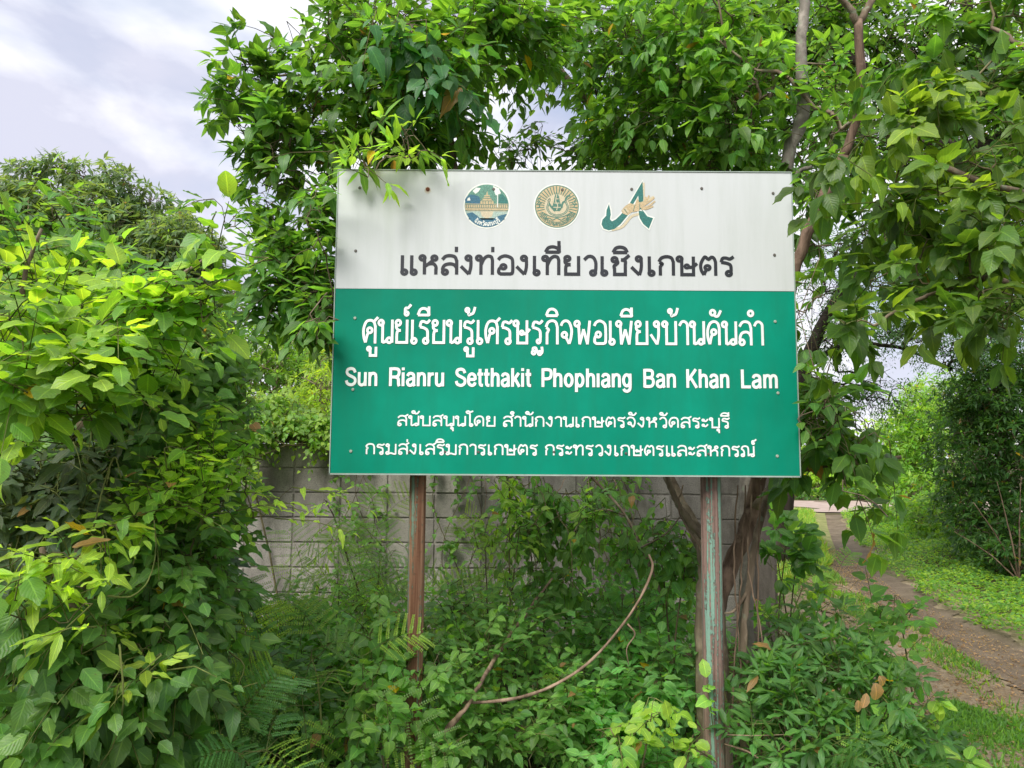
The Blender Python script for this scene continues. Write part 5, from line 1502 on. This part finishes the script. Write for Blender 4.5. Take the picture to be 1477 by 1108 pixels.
herb('shrub', 'mixed bright undergrowth filling the foot of the wall left of the left post', 'shrub', 450, 4.4, [(450, 900, 70, 45, 4.6, .4, 80), (520, 870, 50, 34, 4.8, .4, 50), (390, 915, 50, 50, 4.2, .4, 64), (480, 960, 80, 60, 4.0, .4, 100), (560, 900, 40, 60, 4.4, .3, 50)],
     'alt', 7, .07, .2, 'ovate', MID * 1.25, .3, LIT * 1.4).finish()
p = herb('sapling', 'slender sapling with a bare dark stem and pinnate leaves before the wall', 'sapling', 535, 4.9, [(480, 735, 10, 8, 4.9, .05, 3)], 'pin', 9, .05, .3, 'lance', MID, stems=0)
p.trunk([gpt(545, 4.9), W(530, 900, 4.9), W(508, 825, 4.9), W(485, 755, 4.9), W(470, 722, 4.9)], .008, .004, 'bark_dark', 'stem', 7, 0)
for (a_, b_) in (((482, 748), (445, 775)), ((478, 735), (520, 715)), ((490, 775), (440, 810)), ((498, 800), (545, 775)), ((472, 722), (440, 738)), ((472, 722), (500, 700)), ((495, 790), (530, 800)), ((485, 760), (465, 815))):
    A_, B_ = W(*a_, 4.9), W(*b_, 4.85 + rnd(1)[0] * .08)
    d_ = (B_ - A_)
    p.shoots(np.array([A_]), np.array([norm(d_)]), 'pin', 11, .066, float(np.linalg.norm(d_)) * 1.05, 'lance', LIT * .9, .3, YEL, droop=.3, face=.6, tgt=False)
p.finish()
def fern(label, px, Y, spots, tint, length=.3, young=.2, pairs=6, nl=14, ls=.0115, name='feathery_seedling'):
    p = Plant(name, label, 'plant', gpt(px, Y), 'feathery leaved seedlings in the undergrowth', near=0)
    p.fl = []
    b0 = np.array(gpt(px, Y))
    P, D = blobs(spots, shell=.7)
    P[:, 2] = np.maximum(P[:, 2], .05)
    c = P.mean(0)
    p.trunk([b0, (b0 + c) / 2 + rnd(3) * .03, c], .007, .003, 'twig_green', 'stem', 6, 0)
    p.fronds(P, cam_mix(P, D, .25, .15), length, pairs, nl, ls, tint, .35, .25, YEL, young)
    p.grow(.0012, .42, mat='twig_green', maxr=.006)
    return p.finish()
fern('dark blue green feathery seedling at the bottom left of the left post', 330, 2.3, [(330, 1055, 46, 26, 2.3, .12, 8), (380, 1080, 40, 20, 2.25, .1, 5), (300, 1020, 30, 20, 2.4, .1, 3)], LIT * (.6, .8, 1.2), .21, .15)
fern('pale green feathery fronds level with the low vine left of the left post', 470, 2.9, [(470, 990, 50, 22, 2.8, .12, 8), (420, 985, 30, 16, 2.75, .1, 4)], LIT * .8, .28, .45)
fern('small bright feathery seedling against the wall left of the left post', 480, 4.6, [(470, 850, 50, 30, 4.6, .2, 14), (520, 830, 40, 30, 4.6, .2, 10)], LIT, .34, .4)
fern('feathery seedling tucked between the left post and the wall blocks', 540, 4.4, [(540, 770, 30, 30, 4.5, .1, 8), (560, 820, 30, 40, 4.4, .1, 8)], MID * 1.3, .3, .1)
fern('bright feathery seedling right of the left post in front of the blocks', 720, 4.8, [(700, 830, 30, 30, 4.8, .15, 10), (650, 850, 30, 30, 4.8, .15, 7), (740, 800, 25, 20, 4.8, .1, 6)], LIT * .9, .3, .3)
fern('deep green feathery seedling low in the middle of the undergrowth', 790, 3.4, [(770, 1070, 50, 24, 3.3, .2, 8), (700, 1095, 40, 14, 3.1, .15, 4)], MID * .8, .28, .1)
fern('feathery seedling among the glossy shrub right of the right post', 1180, 2.9, [(1170, 1075, 50, 20, 2.8, .12, 5), (1250, 1095, 40, 14, 2.8, .12, 4)], D2 * 1.6, .24, .1)
fern('feathery seedling at the wall end above the right hand shrub', 1200, 5.4, [(1215, 845, 26, 16, 5.6, .2, 8), (1180, 865, 26, 20, 5.4, .2, 7)], MID * 1.1, .34, .15)
fern('pale feathery seedling below the hedge near the bottom left edge', 420, 3.6, [(400, 950, 50, 30, 3.5, .2, 12), (350, 930, 40, 36, 3.4, .2, 9)], MID * 1.3, .28, .3)

herb('ivy', 'twining vine with rounded leaves wrapping the foot of the left post', 'vine', 560, 2.85, [(540, 1000, 46, 50, 2.85, .14, 26), (500, 1060, 60, 36, 2.8, .14, 24), (570, 950, 22, 60, 2.98, .06, 12), (640, 1000, 40, 60, 3.0, .14, 24), (620, 1070, 40, 30, 2.85, .1, 14), (540, 900, 26, 30, 3.0, .1, 9)],
     'alt', 6, .055, .14, 'heart', MID * 1.05, .25, LIT * 1.3, droop=.5, face=.75, up=.1).finish()
herb('shrub', 'shrub of rounded leaves right of the left post, thick to the ground', 'shrub', 700, 3.5, [(690, 950, 60, 60, 3.4, .3, 74), (740, 900, 60, 50, 3.7, .3, 60), (660, 880, 50, 36, 3.8, .3, 40), (720, 1040, 80, 50, 3.2, .3, 74), (800, 1000, 60, 60, 3.4, .3, 60), (650, 1060, 40, 40, 3.2, .2, 30)],
     'alt', 6, .062, .18, 'ovate', MID * .95, .18, LIT * 1.3, face=.65).finish()
herb('shrub', 'dark glossy shrub filling the gap between curved stem and right post', 'shrub', 900, 3.9, [(880, 910, 80, 60, 4.0, .35, 90), (950, 860, 50, 60, 4.2, .3, 60), (850, 1020, 80, 60, 3.5, .3, 84), (950, 980, 60, 80, 3.6, .3, 80), (900, 1080, 100, 36, 3.2, .25, 60)],
     'alt', 6, .075, .18, 'ovate', D2 * 1.55, .1, MID * 1.6, face=.6).finish()
herb('shrub', 'young plant with fresh lime leaf pairs low in front of the dark shrub', 'plant', 930, 2.9, [(940, 1030, 30, 26, 2.9, .08, 5), (880, 1050, 30, 20, 2.9, .08, 4), (1000, 1060, 20, 20, 2.9, .06, 3)],
     'pin', 7, .06, .16, 'ellip', LIT, .6, YEL, face=.6).finish()
herb('hanging_vine', 'curtain of dark pointed vine leaves hanging below the sign centre', 'vine', 790, 4.3, [(790, 715, 60, 24, 4.3, .2, 30), (760, 770, 36, 50, 4.3, .2, 26), (830, 770, 36, 55, 4.3, .2, 26), (800, 845, 60, 36, 4.1, .2, 34), (870, 700, 36, 16, 4.3, .15, 14), (740, 705, 30, 14, 4.3, .1, 10)],
     'alt', 6, .085, .22, 'ovate', MID * .9, .14, LIT * 1.3, droop=.9, face=.6, up=-.2).finish()
herb('hanging_vine', 'vine with sunlight painted into its yellow green leaves just below the sign right of the left post', 'vine', 735, 3.9, [(735, 705, 26, 14, 3.9, .1, 10), (750, 760, 22, 36, 3.9, .1, 12), (700, 790, 30, 30, 4.0, .1, 8), (850, 740, 30, 20, 3.9, .1, 8)],
     'alt', 6, .06, .16, 'ovate', LIT * .9, .5, YEL, droop=.5, face=.6, up=.1).finish()  # lighter tint stands for sun falling on these leaves
herb('hanging_vine', 'loose vine leaves dangling beside the right post under the sign', 'vine', 960, 3.7, [(950, 770, 46, 30, 3.7, .15, 20), (905, 790, 40, 26, 3.8, .15, 14), (990, 800, 30, 26, 3.6, .1, 10), (970, 830, 36, 30, 3.7, .1, 12), (860, 730, 50, 30, 4, .15, 14)],
     'alt', 6, .075, .2, 'ovate', MID * .85, .12, LIT * 1.2, droop=.8, face=.6, up=-.2).finish()
herb('shrub', 'dark narrow leaved shrub right of the right post beside the path', 'shrub', 1180, 3.1, [(1170, 925, 60, 36, 3.5, .25, 50), (1130, 990, 50, 50, 3.1, .25, 56), (1210, 965, 54, 46, 3.2, .25, 60), (1260, 1020, 50, 50, 3.0, .25, 50), (1150, 1060, 90, 50, 2.9, .25, 74), (1280, 1085, 54, 36, 2.9, .2, 40)],
     'whorl', 8, .078, .13, 'lance', D2 * .95, .08, MID * 1.4, droop=.25, face=.5).finish()
herb('shrub', 'broad leaved seedling leaning over the path from the dark shrub', 'plant', 1275, 3.4, [(1270, 885, 30, 20, 3.4, .12, 8), (1300, 895, 20, 14, 3.3, .1, 4), (1250, 930, 30, 24, 3.3, .1, 8), (1290, 970, 26, 24, 3.2, .08, 5)],
     'alt', 6, .06, .16, 'heart', MID * 1.15, .2, LIT * 1.2, face=.6).finish()
herb('shrub', 'sprig of large dark oval leaves in front of the concrete pillar', 'plant', 1140, 4.4, [(1135, 770, 24, 30, 4.4, .1, 7), (1150, 800, 20, 26, 4.4, .1, 6), (1120, 800, 18, 20, 4.4, .1, 4)],
     'whorl', 6, .12, .14, 'ellip', D2 * 1.1, .05, MID, face=.4).finish()
herb('shrub', 'low yellow tinged plants at the path edge beside the pillar foot', 'plant', 1130, 4.6, [(1105, 880, 24, 24, 4.6, .1, 9), (1160, 840, 26, 20, 5.0, .1, 10), (1180, 870, 30, 16, 4.8, .1, 9)],
     'whorl', 7, .075, .1, 'ellip', LIT * .9, .3, YEL, face=.4).finish()
herb('shrub', 'bright lobed plant at the bottom right where shrub meets path', 'plant', 1330, 2.9, [(1330, 1060, 26, 20, 2.9, .08, 6), (1350, 1085, 24, 16, 2.85, .08, 5), (1310, 1010, 16, 16, 3.0, .06, 3)],
     'whorl', 6, .06, .1, 'ellip', LIT, .5, YEL, face=.5).finish()
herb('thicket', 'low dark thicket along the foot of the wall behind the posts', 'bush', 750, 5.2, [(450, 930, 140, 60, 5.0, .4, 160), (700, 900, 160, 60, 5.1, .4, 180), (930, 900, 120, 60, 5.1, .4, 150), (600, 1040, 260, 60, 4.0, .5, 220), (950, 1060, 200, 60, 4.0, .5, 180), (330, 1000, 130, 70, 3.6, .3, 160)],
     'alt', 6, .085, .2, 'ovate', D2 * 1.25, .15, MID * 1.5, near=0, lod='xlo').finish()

# dried leaves caught in the right hand shrub
p = Plant('dead_leaf', 'curled brown dead leaves caught on the dark shrub by the path', 'leaf', tuple(W(1255, 1000, 2.75)), near=12)
P = np.array([W(1262, 985, 2.74), W(1250, 1000, 2.74), W(1268, 975, 2.75), W(1238, 1010, 2.76)])
p.leaves(P, np.array([[.2, 0, -1], [-.3, 0, -1], [.5, 0, -.7], [0, 0, -1.]]), np.array([[0, -1, .2]] * 4), np.array([.07, .055, .05, .045]), 'ellip', np.tile((.36, .24, .15), (4, 1)))
p.finish()

# ---- bare stems ---------------------------------------------------------------
def stem(name, label, cat, pts, r0, r1, mat='dry', n=40, branches=(), group=None, wob=0.0):
    Pp = smooth_path([W(*q) for q in pts], n)
    Pp[1:-1] += rnd(n - 2, 3) * wob
    V, F = tube_vf(Pp, np.linspace(r0, r1, n) * (1 + .14 * np.sin(np.arange(n) * 2.3) * (np.arange(n) % 5 == 0) + .08 * rnd(n)), 8, .2, seed=n)
    o0 = Pp[0]
    t = thing(name, label, cat, o0, group)
    part('stem', mesh_np('stem', np.array(V) - o0, F, M[mat], True), t)
    for bq in branches:
        Bp = smooth_path([W(*q) for q in bq], 14)
        V, F = tube_vf(Bp, np.linspace(r1 * .9, r1 * .35, 14), 6, .05)
        part('side_shoot', mesh_np('side_shoot', np.array(V) - o0, F, M[mat], True), t)
    return t
stem('bare_vine', 'long bare pinkish brown stem curving up through the undergrowth between the posts', 'vine', [(665, 1013, 3.0), (700, 1013, 3.0), (750, 1006, 3.0), (800, 988, 3.0), (850, 955, 3.02), (895, 905, 3.05), (925, 860, 3.08), (941, 820, 3.1), (936, 800, 3.12)], .0068, .0045,
     branches=[[(905, 900, 3.05), (916, 915, 3.04), (904, 935, 3.03), (907, 960, 3.02)]])
stem('twisted_vine', 'thick twisted brown vine slanting up beside the foot of the left post', 'vine', [(610, 1112, 2.9), (630, 1075, 2.9), (655, 1040, 2.92), (675, 1015, 2.95), (720, 940, 3.3), (770, 870, 3.8), (800, 830, 4)], .013, .006, wob=.003)
stem('twisted_vine', 'twisted brown vine standing behind the right post at the trunk', 'vine', [(1078, 1112, 3.25), (1074, 1060, 3.25), (1080, 1000, 3.27), (1072, 930, 3.27), (1080, 850, 3.3), (1092, 770, 3.35), (1112, 700, 3.4), (1125, 650, 3.4)], .022, .011, 'bark', wob=.004,
     branches=[[(1072, 1010, 3.27), (1085, 985, 3.2), (1102, 960, 3.15), (1108, 940, 3.1)], [(1080, 850, 3.3), (1060, 880, 3.25), (1045, 885, 3.25)]])
for q, (x, y0_, x1, lab) in enumerate(((1062, 1100, 1064, 'thin dry aerial root hanging against the trunk behind the right post'), (1088, 1080, 1098, 'thin dry root hanging right of the twisted vine'), (1055, 1050, 1075, 'thin dry root crossing the trunk low down behind the right post'), (1098, 1090, 1085, 'straggly dry root furthest right of the trunk'), (1010, 780, 985, 'thin dry stem running up left of the right post'))):
    stem('dry_root', lab, 'root', [(x, y0_, 3.2), (x + 6, (y0_ + 820) / 2, 3.22), (x1 - 5, 820 if y0_ > 900 else 740, 3.25), (x1, 700, 3.3)], .004, .003, 'dry', 24, group='dry roots hanging about the trunk', wob=.004)
stem('dry_twig', 'pale dry twig sticking out rightward low beside the right post', 'twig', [(1045, 1073, 2.95), (1080, 1085, 2.93), (1100, 1100, 2.9), (1112, 1120, 2.9)], .004, .003, branches=[[(1045, 1060, 2.95), (1090, 1061, 2.9), (1150, 1059, 2.85)], [(1092, 1108, 2.9), (1120, 1085, 2.88), (1148, 1062, 2.86)]])
stem('dry_twig', 'thin arching brown twig under the sign, left of the right post', 'twig', [(955, 990 - 130, 3.6), (930, 800, 3.7), (900, 740, 3.9), (860, 695, 4.0), (840, 670, 4)], .009, .006, 'bark', branches=[[(905, 745, 3.9), (870, 735, 3.9), (840, 750, 3.9), (815, 790, 3.9)], [(925, 790, 3.7), (960, 770, 3.6), (985, 740, 3.6)]])
stem('branch', 'brown leaning branch left of the right post joining the trunk under the sign', 'branch', [(1012, 775, 3.3), (990, 745, 3.35), (972, 715, 3.4), (960, 680, 3.45)], .014, .012, 'bark')
for q in range(7):
    x0 = [735, 770, 815, 850, 885, 925, 700][q]
    stem('tendril', ['curling tendril below the sign, nearest the left post', 'thin tendril looping beneath the left half of the sign', 'thin tendril hanging at the middle of the hanging vine', 'thin tendril right of the hanging vine', 'thin tendril hanging midway to the right post', 'thin tendril nearest the right post', 'wispy tendril hanging before the blocks'][q], 'tendril',
         [(x0, 690, 4.2), (x0 + 18 * math.sin(q * 2.1), 730, 4.15), (x0 - 16 * math.cos(q), 775, 4.1), (x0 + 10, 830 + 12 * (q % 3), 4.0)], .0022, .0014, 'dry', 26, group='thin tendrils hanging below the sign', wob=.006)
for q, pts in enumerate(([(135, 760, 1.95), (150, 700, 2.0), (165, 660, 2.0), (175, 690, 2.0)], [(155, 860, 1.9), (190, 860, 1.9), (215, 835, 1.95), (225, 790, 2.0), (222, 750, 2)], [(172, 930, 1.9), (178, 1010, 1.85), (165, 1070, 1.85), (140, 1110, 1.85)], [(455, 1000, 2.7), (480, 975, 2.75), (500, 1000, 2.7), (515, 985, 2.72)], [(330, 940, 2.3), (352, 960, 2.25), (345, 990, 2.2), (372, 985, 2.2)])):
    stem('tendril', ['green tendril looping up over the left hedge', 'pale green tendril hanging in a curve on the left hedge', 'long thin green tendril trailing down the lower left shrub', 'curly green tendril beside the pale feathery fronds', 'curly green tendril at the right side of the lower left hedge'][q], 'tendril', pts, .0026, .0014, 'twig_green', 30, wob=.0008)

# ---- ground cover, verge, grass, litter ------------------------------------------
def scatter(n, poly, jitter=0):
    "points uniformly inside a polygon on the ground (xy)"
    Q = np.array(poly)
    lo, hi = Q.min(0), Q.max(0)
    out = np.zeros((0, 2))
    while len(out) < n:
        p_ = lo + rng.random((n * 2, 2)) * (hi - lo)
        ins = np.zeros(len(p_), bool)
        j = len(Q) - 1
        for i in range(len(Q)):
            c = ((Q[i, 1] > p_[:, 1]) != (Q[j, 1] > p_[:, 1])) & (p_[:, 0] < (Q[j, 0] - Q[i, 0]) * (p_[:, 1] - Q[i, 1]) / (Q[j, 1] - Q[i, 1] + 1e-12) + Q[i, 0])
            ins ^= c; j = i
        out = np.vstack([out, p_[ins]])
    return out[:n]

def carpet(name, label, pts, hgt, leaf, shape, tint, ycol, young, mat='leaf_far', k=3, upn=1.0, spread=.03, cat=None):
    n = len(pts)
    h = height(pts[:, 0], pts[:, 1])
    fx = 0.6 + 0.4 * np.sin(pts[:, 0] * 2.3) * np.sin(pts[:, 1] * 1.7 + 1)
    L_ = []
    for i in range(k):
        z = h + 0.01 + hgt * (0.25 + .75 * rng.random(n)) * (0.3 + .7 * fx) * (.75 + .5 * np.sin(pts[:, 0] * 6.1 + 2) * np.sin(pts[:, 1] * 5.3))
        pos = np.column_stack([pts + rnd(n, 2) * spread, z])
        d = norm(np.column_stack([rnd(n, 2), rnd(n) * .35]))
        nn = norm(np.column_stack([rnd(n, 2) * .45, np.full(n, upn)]))
        yf = (rng.random(n) < young) * .8
        tn = np.asarray(tint) * (1 + .3 * rnd(n))[:, None] * (1 - yf)[:, None] + np.asarray(ycol) * yf[:, None]
        L_.append((pos, d, nn, leaf * (.6 + .8 * rng.random(n)), tn))
    pos, d, nn, sz, tn = [np.concatenate([a[i] for a in L_]) for i in range(5)]
    me = merge_leaves(name, pos, d, nn, sz, np.array([shape] * len(pos)), rng.integers(0, len(CURLS), len(pos)), np.clip(tn, .004, .6), 'xlo', M[mat], np.zeros(3))
    TRIS[0] += 4 * len(pos)
    return props(part(name, me), label, kind='stuff')

def grass(name, label, pts, hgt, tint, ycol, young, bend=.5, w=.0035):
    n = len(pts)
    h = height(pts[:, 0], pts[:, 1])
    pos = np.column_stack([pts, h])
    d = norm(np.column_stack([rnd(n, 2) * bend, np.ones(n)]))
    nn = norm(np.column_stack([rnd(n, 2), rnd(n) * .2]))
    yf = (rng.random(n) < young) * rng.random(n)
    tn = np.asarray(tint) * (1 + .35 * rnd(n))[:, None] * (1 - yf)[:, None] + np.asarray(ycol) * yf[:, None]
    me = merge_leaves(name, pos, d, nn, hgt * (.5 + rng.random(n)), np.array(['narrow'] * n), np.full(n, 2), np.clip(tn, .004, .6), 'xlo', M['leaf_far'], np.zeros(3))
    TRIS[0] += 4 * n
    return props(part(name, me), label, kind='stuff')

def gp(*l): return [tuple(G(*q)[:2]) for q in l]
# verge right of the track
edge = [(1212, 745), (1240, 785), (1285, 830), (1335, 868), (1410, 905), (1500, 950), (1600, 1000)]
verge = gp(*edge) + gp((1800, 940), (1650, 800), (1500, 760), (1400, 742), (1300, 738))
pv = scatter(38000, verge)
near_ = pv[pv[:, 1] < 9.5]
dd_ = dist_to(TA, pv[:, 0], pv[:, 1])
pv = pv[(dd_ > .30 + .12 * np.sin(pv[:, 0] * 7))]
carpet('ground_cover', 'dense low green ground cover of small leaves on the verge right of the path', pv, .24, .036, 'round', MID * 1.35, YEL * 1.0, .35, k=2)
lawn = gp((1110, 742), (1195, 742), (1205, 770), (1212, 800), (1150, 850), (1100, 850))
b = NB('lawn_soil')
f1 = b.noise(4, 6, 0.7)
M['lawn'] = b.base(b.mix(b.ramp(f1, [(.35, 0), (.65, 1)]), (0.15, 0.17, 0.06), (0.26, 0.25, 0.11)), 0.95, 0.1, bump=f1, bs=0.4, bd=0.02)
lw = np.array([G(1190, 741)[:2], G(1196, 765)[:2], G(1203, 785)[:2], G(1206, 800)[:2], G(1195, 815)[:2]])
lw2 = np.array([G(1080, 741)[:2], G(1080, 765)[:2], G(1080, 785)[:2], G(1100, 800)[:2], G(1120, 815)[:2]])
lwA, lwB = smooth_path(lw, 60), smooth_path(lw2, 60)
Vl = np.concatenate([lwA * (1 - t) + lwB * t for t in np.linspace(0, 1, 20)])
Il = np.arange(1200).reshape(20, 60)
Ql = np.stack([Il[:-1, :-1], Il[1:, :-1], Il[1:, 1:], Il[:-1, 1:]], -1).reshape(-1, 4)
props(part('lawn', big_mesh('lawn', np.column_stack([Vl, height(Vl[:, 0], Vl[:, 1]) + .024]), Ql.ravel(), np.full(len(Ql), 4), M['lawn'])), 'sunlit yellowing lawn left of the track near the road', kind='structure')
pl_ = scatter(32000, lawn)
pl_ = pl_[dist_to(TA, pl_[:, 0], pl_[:, 1]) > .34]
grass('lawn_grass', 'sunlit yellow green grass left of the path near the road', pl_, .12, LIT * 1.2, (.40, .38, .13), .4)
strip_ = gp((1205, 800), (1260, 850), (1330, 900), (1420, 945), (1540, 1010), (1620, 1100), (1477, 1060), (1380, 985), (1280, 930), (1200, 880), (1170, 820))
ps_ = scatter(30000, strip_)
ps_ = ps_[dist_to(TA, ps_[:, 0], ps_[:, 1]) > .36]
msk = np.sin(ps_[:, 0] * 5.1 + 1) * np.sin(ps_[:, 1] * 4.3) + rnd(len(ps_)) * 1.0
ps_ = ps_[(msk > .25)]
grass('path_grass', 'sparse short grass tufts growing along the middle of the dirt path', ps_, .045, MID * 1.2, YEL, .3)
br = gp((1360, 1010), (1430, 1030), (1560, 1060), (1700, 1200), (1500, 1300), (1280, 1250), (1310, 1100))
pb_ = scatter(26000, br)
msk = np.sin(pb_[:, 0] * 4.1 + 1) * np.sin(pb_[:, 1] * 5.3) + rnd(len(pb_)) * .9
pb_ = pb_[(msk > -.35) ]
carpet('ground_cover', 'low green weeds spreading over the near bottom right corner of the path', pb_[::2], .035, .022, 'round', MID * 1.25, LIT * 1.3, .25, k=2)
grass('path_grass', 'short grass blades among the weeds in the bottom right corner', pb_[1::2], .05, MID * 1.2, LIT * 1.3, .3)
# litter on the path
lit = gp((1180, 800), (1215, 790), (1300, 860), (1420, 915), (1560, 990), (1700, 1180), (1400, 1180), (1290, 1050), (1240, 930), (1150, 860))
pq = scatter(14000, lit)
for nm_, tint_, sl in (('leaf_litter', (.34, .24, .15), slice(0, 9500)), ('leaf_litter', (.16, .10, .06), slice(9500, 14000))):
    q_ = pq[sl]; n = len(q_)
    hz = height(q_[:, 0], q_[:, 1]) + .026 + .006 * rng.random(n)
    tn = np.asarray(tint_) * (1 + .4 * rnd(n))[:, None]
    me = merge_leaves(nm_, np.column_stack([q_, hz]), norm(np.column_stack([rnd(n, 2), rnd(n) * .15])), norm(np.column_stack([rnd(n, 2) * .35, np.ones(n)])), .011 * (.5 + 2.4 * rng.random(n) ** 2.5), np.array(['ellip'] * n), rng.integers(0, 5, n), np.clip(tn, 0, .7), 'xlo', M['leaf_far'], np.zeros(3))
    props(part(nm_, me), ['pale dry fallen leaves littering the dirt path', 'dark brown fallen leaves littering the dirt path'][sl.start > 0], kind='stuff')
# weeds under everything in front of the wall
un = [(-4, 1.5), (-4, 6.0), (2.2, 6.0), (2.4, 4.0), (2.0, 3.0), (1.6, 1.5)]
carpet('undergrowth', 'low weeds covering the soil beneath the hedge and posts', scatter(11000, un), .2, .05, 'ellip', D2 * 1.3, LIT, .12, k=2)
print('TRIS', TRIS[0], 'OBJ', len(bpy.data.objects))
